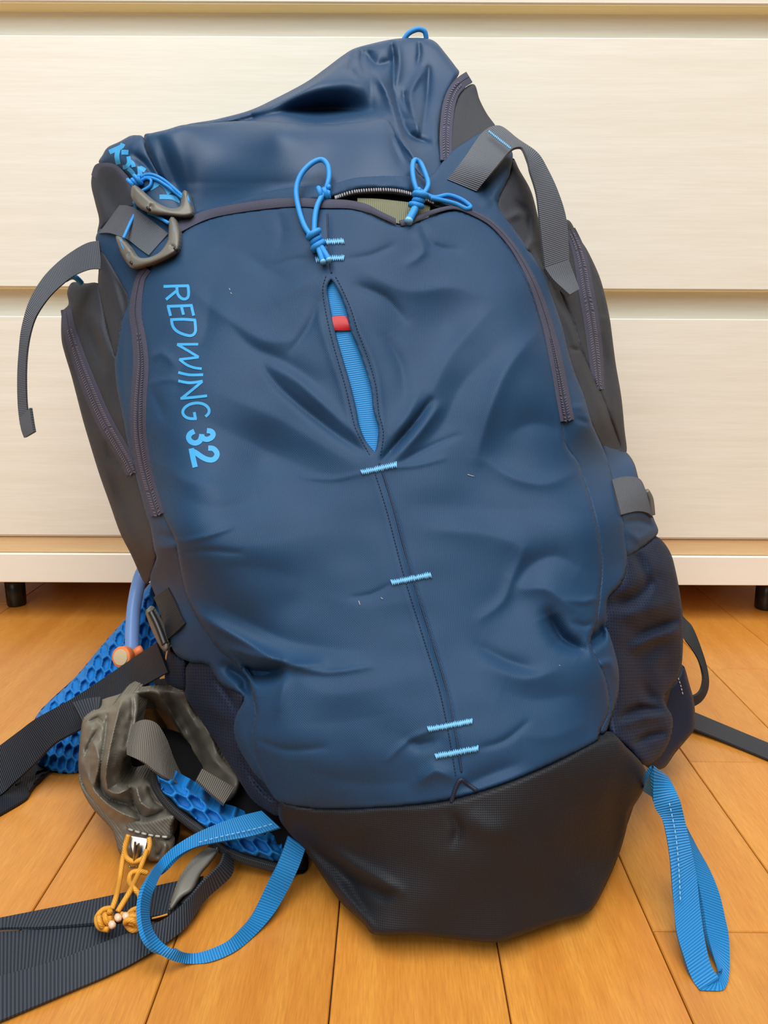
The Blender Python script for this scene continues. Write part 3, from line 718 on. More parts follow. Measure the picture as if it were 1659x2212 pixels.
# --- base panel
base = Panel([(601, 1739), (612, 1734), (690, 1746), (819, 1743), (959, 1730), (1078, 1697), (1182, 1655), (1286, 1603), (1327, 1591), (1358, 1620), (1384, 1646), (1396, 1672), (1389, 1708), (1358, 1760), (1353, 1791), (1338, 1843),
   (1312, 1905), (1281, 1962), (1255, 1979), (1208, 1991), (1130, 2019), (1073, 2036), (975, 2027), (897, 2020), (809, 2019), (783, 1993), (741, 1954), (715, 1921), (684, 1874), (658, 1838), (622, 1796), (604, 1770)], S, .010, (.004, 14),
   [([(650, 1800), (700, 1850), (745, 1890), (790, 1960)], 16, -6), ([(690, 1820), (760, 1865), (830, 1905), (860, 1925)], 14, 4), ([(760, 1900), (830, 1935), (850, 1930)], 12, -4), ([(975, 1760), (990, 1790), (980, 1820)], 12, -2.5), ([(1010, 1760), (1050, 1790), (1100, 1800)], 26, 2.5),
    ([(1360, 1640), (1330, 1740), (1330, 1840)], 22, -3), ([(640, 1760), (700, 1790), (800, 1790)], 24, 2), ([(720, 1905), (770, 1960), (800, 2005)], 10, 3)], 1., (160, .0012, 8), None, 5.5)
base.build('base_panel', M['base_black'], bag, label='black heavy fabric bottom panel')

# --- gussets (navy strips around the pocket)
GR_OUT = [(925, 384), (958, 348), (980, 324), (1007, 306), (1040, 288), (1075, 300), (1106, 327), (1103, 366), (1091, 399), (1079, 426), (1077, 447), (1109, 493), (1145, 544), (1175, 595), (1194, 645), (1215, 706), (1227, 757), (1243, 809), (1262, 856),
   (1279, 915), (1300, 962), (1316, 1004), (1333, 1072), (1346, 1126), (1353, 1180), (1354, 1223), (1343, 1258), (1319, 1284), (1311, 1300), (1312, 1350), (1326, 1400), (1337, 1449), (1335, 1501), (1320, 1552), (1300, 1585)]
gus = Panel(GR_OUT+[(1240, 1560), (1240, 1400), (1230, 1200), (1190, 1000), (1150, 850), (1110, 700), (1060, 560), (1010, 480), (960, 446), (900, 420), (870, 412), (820, 408), (766, 412), (730, 422), (690, 432), (600, 438), (500, 450), (440, 466), (420, 470), (430, 455), (500, 436), (600, 409), (719, 396), (766, 384), (822, 380), (855, 377), (894, 380)],
   S, .0075, (.003, 10), [([(820, 395), (850, 385), (870, 400)], 7, -3), ([(730, 400), (800, 398), (900, 400)], 9, 2.5), ([(1060, 470), (1110, 540), (1150, 620), (1190, 720)], 9, 2.), ([(1105, 340), (1085, 400), (1050, 440)], 10, 2.5), ([(1040, 400), (1060, 430), (1075, 450)], 10, -3), ([(1245, 905), (1275, 915), (1290, 925)], 6, -3), ([(1240, 880), (1265, 880), (1275, 900)], 7, 2.5), ([(1290, 1440), (1320, 1430), (1330, 1460)], 9, 3), ([(1262, 1392), (1296, 1372), (1314, 1340)], 14, -14)], 1., (120, .0008, 5), None, 5.)
gus.extra = tuck(front)
gus.build('pocket_gusset', M['navy'], bag)
gus2 = Panel([(208, 508), (214, 535), (245, 589), (277, 650), (262, 690), (252, 749), (248, 790), (253, 844), (263, 891), (275, 955), (291, 1018), (304, 1069), (316, 1113), (325, 1140), (333, 1187), (338, 1203), (333, 1220), (325, 1244), (326, 1262),
   (345, 1310), (364, 1360), (370, 1395), (384, 1417), (414, 1431), (450, 1437), (478, 1478), (526, 1506), (509, 1550), (505, 1578), (517, 1618), (549, 1670), (585, 1705), (607, 1735), (640, 1720), (640, 1560), (620, 1450), (500, 1350), (440, 1200), (390, 1080), (350, 900), (340, 700), (350, 580), (400, 500), (410, 470), (380, 450), (300, 440), (240, 470)],
   S, .0055, (.003, 10), [([(340, 1150), (370, 1160), (400, 1150)], 9, -3), ([(340, 1180), (370, 1182), (395, 1172)], 8, 3), ([(350, 1220), (380, 1290), (410, 1360)], 9, 2.5), ([(330, 1250), (370, 1300), (380, 1360)], 16, -3), ([(490, 1440), (530, 1470), (530, 1506)], 14, -14), ([(268, 700), (262, 790), (275, 900)], 9, -2.5), ([(520, 1560), (530, 1620), (560, 1670)], 10, 2.)], 1., (120, .0008, 6), None, 5.)
gus2.extra = tuck(front)
gus2.build('pocket_gusset', M['navy'], bag)

# --- hood
hc = Panel([(214, 352), (222, 334), (233, 318), (258, 306), (280, 294), (295, 292), (309, 296), (322, 332), (340, 368), (368, 404), (410, 449), (400, 470), (340, 455), (300, 420), (285, 392), (268, 372), (245, 358)], S, .003, (.005, 22),
   [([(285, 335), (310, 352), (335, 380)], 9, -6), ([(288, 300), (280, 330), (300, 370)], 12, 3), ([(240, 330), (265, 350), (290, 390)], 12, 3)], 1., None, None, 4.)
hc.build('hood_corner', M['navy_plain'], bag)
hb = Panel([(396, 274), (470, 257), (540, 238), (600, 210), (660, 178), (700, 150), (740, 120), (765, 105), (800, 95), (840, 86), (875, 82), (915, 82), (940, 90), (962, 115), (985, 145), (992, 158), (978, 182), (962, 212), (952, 250), (948, 300), (955, 350), (945, 385), (900, 400), (840, 330), (700, 300), (500, 300)], S, .000, (.006, 16),
   [([(500, 268), (600, 244), (690, 236), (780, 240), (835, 250)], 22, -30, 30), ([(540, 240), (620, 208), (700, 182), (800, 172)], 46, 34, 46, 2.), ([(812, 160), (836, 200), (852, 250), (868, 300), (905, 352)], 10, 13), ([(850, 195), (866, 250), (882, 290), (930, 312)], 13, -16), ([(760, 118), (757, 150), (772, 168)], 7, -7), ([(782, 105), (780, 130), (790, 160)], 7, -6), ([(792, 112), (812, 142), (842, 132)], 15, -10),
    ([(846, 92), (851, 125), (850, 190)], 7, -8), ([(858, 92), (862, 140), (854, 188)], 8, 5), ([(904, 86), (906, 115), (902, 140)], 5, -4), ([(910, 158), (888, 196), (890, 235), (906, 284)], 8, 7), ([(926, 148), (923, 210), (912, 284)], 8, -8), ([(872, 200), (874, 220), (880, 240)], 6, -7), ([(930, 320), (945, 300), (940, 250)], 10, 5), ([(700, 262), (780, 258), (840, 252)], 9, 6)], (1.35, 1.35), (80, .0018, 11), None, 4.)
hf = Panel([(311, 294), (330, 287), (360, 280), (395, 270), (440, 267), (500, 262), (560, 262), (640, 266), (700, 268), (760, 264), (820, 256), (842, 262), (858, 300), (880, 340), (912, 380), (930, 400), (860, 400), (720, 412), (600, 424), (500, 448), (445, 466), (405, 470), (368, 415), (342, 374), (324, 335)], lambda q: S(q)+.010*np.clip((q[:, 1]-285)/110, 0, 1), .012, (.005, 12),
   [([(838, 268), (850, 310), (868, 352)], 7, -5), ([(345, 300), (360, 350), (390, 420)], 12, -3.5), ([(370, 290), (395, 340), (410, 420)], 18, 3), ([(450, 300), (600, 290), (780, 285)], 34, 2.5), ([(430, 430), (540, 410), (680, 395)], 20, -2), ([(520, 440), (620, 415), (720, 402)], 10, 2)], 1., (190, .0025, 13), None, 5.)
hf.build('hood_front', M['navy_plain'], bag)
hb.extra = tuck(hf, hc, amt=.02)
hb.build('hood_top', M['navy_plain'], bag, label='crumpled navy hood top gathered at the right')
o3, k3 = (200, 290), 240/1659.
for lab, st, w in (('K', [[(250, 268), (345, 225), (430, 185), (455, 140)], [(380, 230), (362, 330), (385, 450)], [(430, 268), (480, 268), (535, 272)]], 10.5), ('E', [[(535, 330), (545, 420), (510, 480), (450, 495)], [(560, 405), (600, 440), (615, 490)], [(530, 510), (575, 550), (615, 600)]], 9),
                   ('L', [[(705, 480), (705, 540), (715, 640)], [(705, 500), (750, 520), (785, 545)]], 10), ('T', [[(850, 810), (900, 780), (960, 745)], [(920, 690), (960, 720), (1000, 760)]], 11), ('Y', [[(1000, 935), (1090, 935), (1200, 945), (1310, 1000)], [(960, 690), (1080, 780), (1150, 890)]], 10)):
    letter(lab, st, o3, k3, w, hc.depth, M['print_blue'], hc.obj, 'light blue printed letter '+lab)

# --- left side: wall, zip pocket
lw = Panel([(200, 372), (206, 358), (216, 353), (248, 358), (276, 384), (292, 420), (310, 470), (330, 520), (300, 600), (285, 660), (275, 720), (275, 800), (262, 800), (246, 770), (233, 715), (220, 655), (212, 615), (213, 583), (215, 540), (210, 505), (214, 475), (206, 440), (197, 400)], S, .003, (.005, 16),
   [([(225, 560), (245, 620), (265, 680)], 10, 4), ([(255, 610), (268, 650), (272, 700)], 8, -4), ([(205, 400), (215, 440), (222, 480)], 9, 3), ([(235, 400), (245, 440), (262, 470)], 14, -3)], 1., None, None, 4.5)
lw.extra = tuck(gus2)
lw.build('side_wall', M['charcoal'], bag)
lp = Panel([(160, 609), (185, 612), (212, 614), (222, 660), (235, 720), (256, 770), (270, 850), (290, 960), (315, 1075), (335, 1130), (338, 1195), (328, 1240), (320, 1260), (309, 1255), (284, 1200), (259, 1150), (237, 1088), (214, 1023), (190, 945), (177, 900), (155, 815), (140, 765), (133, 735), (132, 700), (135, 673), (148, 657), (145, 633), (150, 616)], S, .0, (.006, 20),
   [([(215, 690), (225, 730), (235, 770)], 11, 5), ([(195, 700), (205, 740), (222, 790)], 12, -6), ([(240, 800), (250, 850), (262, 890)], 10, -4), ([(215, 1000), (235, 1050), (250, 1110)], 8, 3), ([(245, 1030), (270, 1080), (295, 1130)], 12, -5), ([(255, 1110), (275, 1150), (300, 1180)], 10, 4), ([(230, 955), (240, 985), (265, 1010)], 8, -5), ([(165, 640), (190, 680), (210, 720)], 16, 3)], 1., (90, .001, 21), None, 4.5)
lp.extra = tuck(gus2, lw)
lp.build('side_pocket', M['charcoal'], bag)
zipper('pocket_zipper', [(142, 668), (149, 708), (158, 739), (173, 785), (193, 837), (215, 890), (237, 933), (255, 963), (272, 992), (287, 1022)], (22, 30, 34, 34, 30), lp.depth, .001, bag, (.12, 1))
strap_on('hood_binding', [((197, 378), (214, 392)), ((206, 356), (222, 372)), ((228, 351), (238, 368)), ((252, 356), (252, 376)), ((278, 384), (268, 396)), ((292, 412), (280, 424)), ((299, 450), (288, 455))], S, .006, M['zip_tape'], bag, .0015, crown=.002)

# --- right side: wall, zip pocket, hood zipper
rs = Panel([(1024, 182), (1036, 215), (1052, 246), (1072, 274), (1090, 310), (1060, 330), (1000, 340), (965, 345), (972, 276), (980, 230), (998, 196)], S, .0005, (.004, 14), (), 1., None, None, 4.5)
rs.extra = tuck(gus)
rs.build('side_wall', M['charcoal'], bag)
rp = Panel([(1190, 490), (1227, 475), (1249, 511), (1269, 541), (1293, 592), (1306, 635), (1317, 687), (1321, 715), (1330, 785), (1342, 856), (1349, 926), (1353, 978), (1330, 990), (1290, 900), (1240, 760), (1200, 620)], S, .001, (.006, 18),
   [([(1290, 600), (1300, 640), (1308, 690)], 8, -4), ([(1300, 690), (1315, 685), (1320, 690)], 7, 4), ([(1298, 730), (1310, 800), (1318, 870)], 9, -5), ([(1315, 800), (1325, 880), (1335, 950)], 8, 3)], 1., (70, .001, 31), None, 4.5)
rw = Panel([(1070, 430), (1100, 380), (1108, 342), (1122, 367), (1148, 415), (1166, 485), (1185, 560), (1216, 636), (1240, 690), (1258, 752), (1290, 822), (1312, 875), (1343, 966), (1310, 975), (1270, 930), (1230, 800), (1190, 680), (1140, 570), (1080, 480)], S, .0025, (.005, 18),
   [([(1120, 440), (1140, 470), (1150, 510)], 9, -6), ([(1100, 470), (1125, 460), (1145, 470)], 9, 4), ([(1150, 480), (1150, 520), (1135, 545)], 7, 5), ([(1205, 660), (1225, 700), (1240, 740)], 8, 4), ([(1232, 752), (1246, 756), (1258, 752)], 4, -4), ([(1190, 620), (1220, 700), (1232, 750)], 10, -3), ([(1260, 800), (1290, 870), (1320, 950)], 12, 3)], 1., (80, .001, 33), None, 4.5)
rw.extra = tuck(gus)
rw.build('side_wall', M['charcoal'], bag)
rp.extra = tuck(gus, rw)
rp.build('side_pocket', M['charcoal'], bag)
zipper('pocket_zipper', [(1232, 496), (1247, 532), (1258, 574), (1266, 626), (1274, 668), (1281, 715), (1287, 762), (1292, 814), (1295, 842)], (22, 32, 34, 32, 22), rp.depth, .001, bag, (.05, 1))
zipper('hood_zipper', [(1014, 166), (996, 178), (980, 198), (970, 226), (965, 262), (963, 300), (964, 345)], (26, 26, 27, 27, 25), S, .006, bag, (.15, .95))

# --- front pocket zippers
zipper('front_zipper', [(340, 1112), (325, 1065), (309, 1002), (299, 935), (299, 865), (304, 785), (299, 722), (292, 670), (302, 605), (318, 580)], (30, 34, 35, 34, 28, 18), front.base, .0122, bag, (0, .75))
zipper('front_zipper', [(1226, 908), (1217, 860), (1206, 800), (1189, 722), (1167, 650), (1142, 590), (1106, 530), (1062, 482), (1015, 456)], (30, 28, 20, 13, 11), front.base, .0130, bag, (0, .35))
strap_on('zipper_tape_edge', [((380, 480), (392, 500)), ((440, 456), (446, 474)), ((500, 442), (503, 461)), ((580, 430), (582, 450)), ((640, 427), (641, 446)), ((700, 430), (700, 449)), ((750, 432), (752, 450)), ((790, 440), (795, 459)), ((822, 456), (825, 472)), ((855, 472), (856, 486))], S, .0132, M['zip_tape'], bag, .0012, crown=.0012)
strap_on('zipper_tape_edge', [((868, 488), (862, 476)), ((900, 478), (894, 468)), ((935, 463), (930, 454)), ((980, 452), (978, 444)), ((1015, 462), (1018, 451))], S, .0132, M['zip_tape'], bag, .0012, crown=.001)
# open mouth of the pocket
mouth = Panel([(700, 440), (735, 418), (775, 406), (830, 404), (890, 412), (950, 436), (1010, 458), (960, 470), (890, 496), (840, 494), (780, 460)], S, .0015, (0, 1), (), 1, None, None, 5.)
mouth.build('shaded_lining', M['hollow_black'], bag)  # shallow inner sheet; shade of the opening is put into its near-black colour
strap_on('inner_webbing', [((772, 428), (772, 452)), ((810, 429), (812, 462)), ((850, 433), (850, 480)), ((892, 438), (888, 484)), ((930, 444), (925, 478))], S, .0058, M['web_olive'], bag, .001, label='olive webbing showing inside the open zipper')
L = crom([(724, 424), (766, 411), (822, 407), (863, 410), (900, 420), (935, 434)], False, 5.)
parts = []
for i, p in enumerate(L):
    q = np.array([p, p+np.array([1.0, 6.])]); parts.append(tube_geo(place(q, S(q)-.0112), .00055, 6))
V, Fc, uv = join_geo(parts); mesh_obj('zipper_teeth', V, Fc, M['zip_teeth_light'], bag, uv, kind='stuff')
strap_on('zipper_rim', [((722, 420), (724, 431)), ((766, 408), (768, 420)), ((822, 404), (823, 417)), ((863, 407), (862, 420)), ((900, 416), (898, 428)), ((960, 444), (955, 452))], S, .0092, M['hollow_black'], bag, .001)

# --- right stretch pocket and lobes
mr = Panel([(1392, 1180), (1418, 1161), (1434, 1172), (1450, 1198), (1460, 1235), (1468, 1277), (1474, 1319), (1476, 1363), (1473, 1432), (1463, 1468), (1436, 1506), (1440, 1525), (1453, 1552), (1449, 1593), (1430, 1631), (1399, 1653), (1380, 1645), (1358, 1618), (1325, 1592), (1312, 1560), (1325, 1500), (1322, 1440), (1308, 1385), (1300, 1330), (1308, 1290), (1340, 1240), (1350, 1200)], S, .0005, (.008, 26),
   [([(1322, 1305), (1370, 1292), (1415, 1250)], 16, -7), ([(1370, 1190), (1392, 1230), (1400, 1270)], 12, -5), ([(1345, 1330), (1400, 1320), (1470, 1290)], 18, 4), ([(1372, 1398), (1410, 1378), (1472, 1360)], 13, 7), ([(1380, 1372), (1415, 1358), (1465, 1338)], 11, -6), ([(1430, 1480), (1415, 1440), (1440, 1410)], 18, 3), ([(1345, 1548), (1380, 1530), (1425, 1535)], 9, -7), ([(1350, 1565), (1390, 1552), (1440, 1545)], 10, 4), ([(1375, 1605), (1400, 1590), (1435, 1582)], 9, -6), ([(1418, 1512), (1400, 1500), (1390, 1480)], 12, -5)], 1.6, (60, .0016, 41), None, 4.5)
mr.extra = tuck(gus, base)
mr.build('stretch_pocket', M['mesh_navy'], bag, label='dark navy mesh stretch pocket on the right side')
lob = Panel([(1298, 962), (1329, 966), (1353, 977), (1370, 1001), (1380, 1035), (1395, 1075), (1413, 1122), (1422, 1146), (1415, 1160), (1390, 1181), (1356, 1202), (1335, 1180), (1325, 1080)], S, .002, (.007, 20), [([(1350, 1130), (1380, 1125), (1410, 1135)], 8, -5), ([(1360, 1150), (1380, 1165), (1400, 1150)], 9, 4)], 1., None, None, 4.5)
lob.extra = tuck(gus)
lob.build('strap_wing', M['navy'], bag)
strap_on('compression_strap', [((1322, 1036), (1342, 1112)), ((1340, 1031), (1360, 1107)), ((1362, 1029), (1380, 1104)), ((1384, 1036), (1400, 1108)), ((1396, 1062), (1411, 1118))], lob.base, .013, M['web_grey'], bag, .0018, crown=.001)
cord('strap_buckle', [(1396, 1060, .565), (1405, 1078, .566), (1409, 1112, .566)], .0022, M['grey_plastic'], bag, 4, 8)

# --- left stretch pocket, lobes, lower strap
ml = Panel([(407, 1434), (459, 1432), (492, 1475), (530, 1497), (520, 1541), (520, 1593), (535, 1648), (575, 1690), (605, 1722), (612, 1750), (598, 1762), (574, 1750), (544, 1727), (524, 1698), (499, 1658), (462, 1598), (432, 1553), (404, 1509), (401, 1474)], S, .0, (.006, 20), [([(430, 1460), (450, 1510), (490, 1560)], 14, 4), ([(470, 1470), (500, 1510), (515, 1540)], 10, -6), ([(520, 1640), (555, 1690), (590, 1725)], 6, -4), ([(540, 1690), (560, 1715), (590, 1740)], 6, 4)], 1., (50, .001, 43), None, 4.)
ml.extra = tuck(gus2)
ml.build('stretch_pocket', M['mesh_navy'], bag, label='dark navy mesh stretch pocket on the left side')
el = Panel([(364, 1402), (384, 1420), (400, 1430), (402, 1460), (400, 1490), (372, 1483), (356, 1469)], S, -.002, (.006, 14), (), 1, None, None, 4.)
el.extra = tuck(gus2)
el.build('elastic_edge', M['mesh_navy'], bag)
strap_on('compression_strap', [((332, 1290), (362, 1270)), ((346, 1325), (378, 1300)), ((352, 1350), (390, 1328)), ((362, 1381), (400, 1346))], S, .012, M['web_black'], bag, .002, crown=.002)
lb = Panel([(314, 1322), (320, 1315), (328, 1318), (345, 1348), (362, 1385), (364, 1402), (356, 1408), (346, 1398), (328, 1362)], tps([(314, 1322, .508), (364, 1404, .488), (350, 1340, .498)]), 0, (.005, 8), (), 1, None, None, 2.5)
lb.build('ladder_buckle', M['grey_plastic'], bag, thick=.006)
cord('buckle_bar', [(326, 1322, .499), (340, 1350, .494), (356, 1392, .487)], .0022, M['dark_plastic'], bag, 4, 8)

# --- upper straps
sr = lambda x, y: float(S(np.array([[x, y]]))[0])
strap('load_strap', [((966, 387, sr(966, 387)-.012), (1029, 413, sr(1029, 413)-.012)), ((1000, 345, .612), (1067, 366, .602)), ((1043, 285, .640), (1103, 324, .618)), ((1079, 271, .645), (1122, 317, .622)), ((1120, 300, .640), (1132, 324, .622)), ((1160, 328, .634), (1141, 348, .620)), ((1180, 358, .630), (1146, 370, .616)),
   ((1205, 411, .622), (1160, 420, .612)), ((1224, 475, .618), (1168, 492, .606)), ((1230, 562, .612), (1178, 580, .602))], M['web_grey'], bag, .0018)
strap('strap_end_fold', [((1177, 578, .601), (1228, 560, .610)), ((1196, 604, .600), (1240, 592, .609)), ((1231, 636, .598), (1252, 624, .606))], M['web_smooth'], bag, .0035)
bartack('bar_tack', (1056, 284), (1103, 321), 4, tps([(1056, 284, .634), (1103, 321, .613), (1040, 300, .632)]), .003, M['thread_blue'], bag)
sl = lambda a, b, o: ((a[0], a[1], sr(*a)-o), (b[0], b[1], sr(*b)-o))
strap('load_strap', [sl((258, 443), (213, 504), .010), sl((275, 444), (235, 503), .013), sl((292, 450), (264, 512), .013), sl((306, 460), (280, 520), .012), sl((335, 482), (300, 536), .011), sl((363, 504), (321, 551), .011)], M['web_grey'], bag, .0018, label='grey webbing strap sewn under the two plastic pulls')
strap('hanging_strap', [((214, 520, .655), (220, 581, .650)), ((190, 524, .652), (196, 581, .648)), ((160, 540, .648), (166, 592, .644)), ((125, 566, .644), (140, 609, .640)), ((90, 603, .640), (107, 640, .636)), ((62, 652, .636), (80, 678, .632)), ((46, 708, .632), (67, 712, .630)), ((40, 760, .630), (58, 756, .627)), ((37, 812, .627), (55, 808, .624)), ((38, 874, .624), (57, 872, .622)), ((43, 918, .622), (63, 912, .620))], M['web_grey'], bag, .0018, label='long grey strap end curving down the left side')
strap('strap_end_fold', [((41, 905, .6215), (64, 881, .619)), ((46, 930, .620), (69, 915, .617)), ((52, 946, .6195), (72, 933, .616))], M['web_smooth'], bag, .003)

# --- plastic pulls with cords at the left corner
pb = lambda xy: S(xy)-.016
p1 = Panel([(285, 402), (283, 425), (298, 447), (321, 459), (361, 465), (397, 468), (416, 462), (413, 438), (405, 415), (396, 412), (391, 430), (388, 446), (370, 450), (350, 443), (328, 430), (312, 417), (291, 399)], pb, .004, (.006, 10), [([(330, 436), (326, 448), (322, 458)], 4, -3)], 1, None, None, 2.5)
p1.build('pull_tab', M['grey_plastic'], bag, thick=.007, label='curved grey plastic pull tab, the upper one')
p2 = Panel([(250, 511), (261, 548), (281, 577), (294, 579), (334, 568), (370, 551), (386, 537), (389, 506), (382, 479), (373, 468), (365, 475), (364, 497), (361, 522), (343, 546), (316, 557), (294, 553), (279, 533), (262, 514)], pb, .004, (.006, 10), [([(275, 556), (280, 545), (284, 538)], 4, -3), ([(368, 530), (376, 535), (384, 537)], 4, -3)], 1, None, None, 2.5)
p2.build('pull_tab', M['grey_plastic'], bag, thick=.007, label='curved grey plastic pull tab, the lower one')
CB, RC = M['cord_blue'], .0013
sf = lambda xy: S(xy)-.010
for pts in ([(300, 388), (314, 378), (332, 378), (354, 389), (376, 407), (396, 425, .01)], [(300, 394), (318, 384), (338, 388), (358, 400), (378, 415), (394, 428, .01)], [(286, 398), (290, 418), (308, 412), (324, 402), (326, 388), (312, 384)],
            [(290, 436, .01), (294, 454), (279, 488, .006), (267, 515, .012)], [(320, 460), (340, 468), (364, 482, .012)], [(262, 520, .013), (268, 536, .014), (280, 552, .012)], [(376, 482, .013), (377, 500, .014), (372, 520, .012)], [(404, 424, .013), (408, 436, .014), (412, 446, .01)]):
    cord('pull_cord', pts, RC, CB, bag, 3, 8, sf)
knot('cord_knot', at(293, 392, sr(293, 392)-.014), .0030, CB, bag, .0016, 3, (.8, .1, .5))
for x, y in ((318, 448), (377, 536), (282, 566)):
    V, Fc, uv = tube_geo(np.array([at(x, y, sr(x, y)-.027), at(x+3, y+3, sr(x, y)-.028), at(x+6, y+6, sr(x, y)-.027)]), .0011, 8); mesh_obj('cord_stopper', V, Fc, M['dark_plastic'], bag, uv)
cord('pull_cord', [(140, 604, .66), (152, 598, .657), (164, 600, .656), (176, 612, .66)], .0024, CB, bag, 3, 8)

# --- cord loops on the front zipper
def sfz(xy): return fd(xy)-.006
cord('zipper_cord', [(676, 515), (658, 489, .001), (645, 450, .003), (640, 411, .006), (650, 378, .008), (672, 354, .010), (694, 345, .010), (707, 356, .008), (711, 378, .005), (708, 397, .003), (702, 413), (695, 424, .002), (685, 446, .003), (680, 474, .002), (679, 510)], .0019, CB, bag, 4, 10, lambda xy: S(xy)-.016)
knot('cord_knot', at(684, 522, sr(684, 522)-.020), .0035, CB, bag, .0021, 3, (.35, 0, -.9))
for a, b in (((688, 536), (697, 564)), ((694, 534), (710, 560))):
    cord('cord_tail', [(a[0], a[1], .022-.02), ((a[0]+b[0])/2, (a[1]+b[1])/2, .002), (b[0], b[1], .001)], .0020, CB, bag, 3, 8, lambda xy: S(xy)-.018)
    cord('cord_tip', [(b[0], b[1], .001), (b[0]+1, b[1]+2, .001), (b[0]+1, b[1]+4, .001)], .0021, M['thread_blue'], bag, 2, 8, lambda xy: S(xy)-.018)
knot('slider_knot', at(701, 419, sr(701, 419)-.015), .0036, CB, bag, .0019, 2, (.9, 0, .15))
cord('zipper_cord', [(905, 424), (894, 391, .004), (891, 360, .008), (896, 346, .009), (908, 352, .008), (919, 376, .005), (925, 400, .002), (914, 420), (905, 428)], .0018, CB, bag, 3, 10, lambda xy: S(xy)-.017)
cord('zipper_cord', [(908, 412), (922, 421), (940, 427), (968, 422), (996, 431), (1016, 446), (1008, 451), (984, 440), (956, 433), (930, 428)], .0016, CB, bag, 3, 10, lambda xy: S(xy)-.015)
knot('cord_knot', at(905, 430, sr(905, 430)-.020), .0034, CB, bag, .0020, 3, (.35, 0, .9))
cord('cord_tail', [(902, 440), (893, 458), (884, 475)], .0028, CB, bag, 3, 10, lambda xy: S(xy)-.016)
cord('cord_tip', [(884, 475), (883, 477), (882, 480)], .0029, M['thread_blue'], bag, 2, 10, lambda xy: S(xy)-.016)
cord('haul_cord', [(872, 86, .765), (884, 71, .764), (903, 63, .764), (917, 68, .765), (921, 84, .767)], .0022, CB, bag, 3, 10)

# --- blue loops at the base
def two(lst): return [((a[0], a[1], a[2]), (b[0], b[1], b[2])) for a, b in lst]
Z = lambda h: ('z', h)
strap('tool_loop', two([((565, 1751, .428), (604, 1787, .418)), ((517, 1763, .428), (541, 1806, .418)), ((469, 1780, .428), (474, 1818, .420)), ((421, 1801, .428), (421, 1830, .422)), ((377, 1828, .424), (380, 1852, .416)), ((346, 1857, .417), (354, 1880, .408)), ((322, 1893, Z(.034)), (338, 1910, Z(.029))), ((306, 1936, Z(.031)), (325, 1946, Z(.024))),
   ((304, 1977, Z(.028)), (324, 1977, Z(.021))), ((313, 2021, Z(.024)), (331, 2009, Z(.019))), ((336, 2053, Z(.017)), (353, 2038, Z(.016))), ((372, 2075, Z(.008)), (384, 2054, Z(.012))), ((416, 2082, Z(.001)), (416, 2059, .364)), ((457, 2077, Z(.001)), (449, 2052, .366)), ((505, 2057, Z(.001)), (493, 2032, .371)), ((546, 2025, Z(.001)), (524, 2005, .379)), ((589, 1977, .392), (553, 1965, .390)),
   ((621, 1924, .405), (584, 1905, .402)), ((645, 1874, .412), (604, 1857, .412)), ((660, 1832, .420), (624, 1806, .420))]), M['web_blue'], bag, .0026, 7, label='bright blue webbing loop on the floor at the left of the base')
strap('tool_loop', two([((1390, 1700, .430), (1418, 1722, .434)), ((1393, 1672, .418), (1428, 1690, .430)), ((1412, 1655, .412), (1440, 1674, .425)), ((1412, 1735, .412), (1466, 1722, .410)), ((1433, 1777, .408), (1480, 1774, .406)), ((1447, 1851, .398), (1494, 1837, .398)), ((1454, 1937, .385), (1505, 1894, .390)), ((1461, 2009, .371), (1513, 1966, .378)), ((1479, 2071, .358), (1524, 2037, .364)), ((1496, 2117, .350), (1537, 2088, .354)), ((1512, 2139, Z(.0008)), (1553, 2112, .348))]), M['web_blue'], bag, .0026, 7, label='bright blue webbing loop hanging off the right corner of the base')
strap('tool_loop', two([((1512, 2139, Z(.0008)), (1553, 2112, .3495)), ((1540, 2140, Z(.0008)), (1554, 2108, .351)), ((1563, 2138, Z(.0008)), (1550, 2095, .354)), ((1575, 2105, Z(.003)), (1540, 2062, .361)), ((1575, 2030, .372), (1528, 2015, .371)), ((1566, 1980, .384), (1520, 1962, .382)), ((1554, 1930, .394), (1510, 1915, .391)), ((1534, 1880, .404), (1495, 1858, .402)), ((1506, 1829, .412), (1480, 1790, .414)), ((1470, 1760, .418), (1440, 1740, .42))]), M['web_blue'], bag, .0026, 7, label='rear half of the right blue webbing loop')
stitches('loop_stitching', [(588, 1780), (540, 1793), (474, 1808), (421, 1822)], tps([(588, 1780, .4185), (540, 1793, .4205), (474, 1808, .4215), (421, 1822, .4225)], 1e-6), .0012, M['thread_blue'], bag, 8, 4, 1.3)
stitches('loop_stitching', [(1446, 1735), (1459, 1800), (1466, 1870), (1470, 1950)], tps([(1446, 1735, .4105), (1459, 1800, .4035), (1466, 1870, .394), (1470, 1950, .3815)], 1e-6), .0014, M['thread_blue'], bag, 8, 4, 1.3)

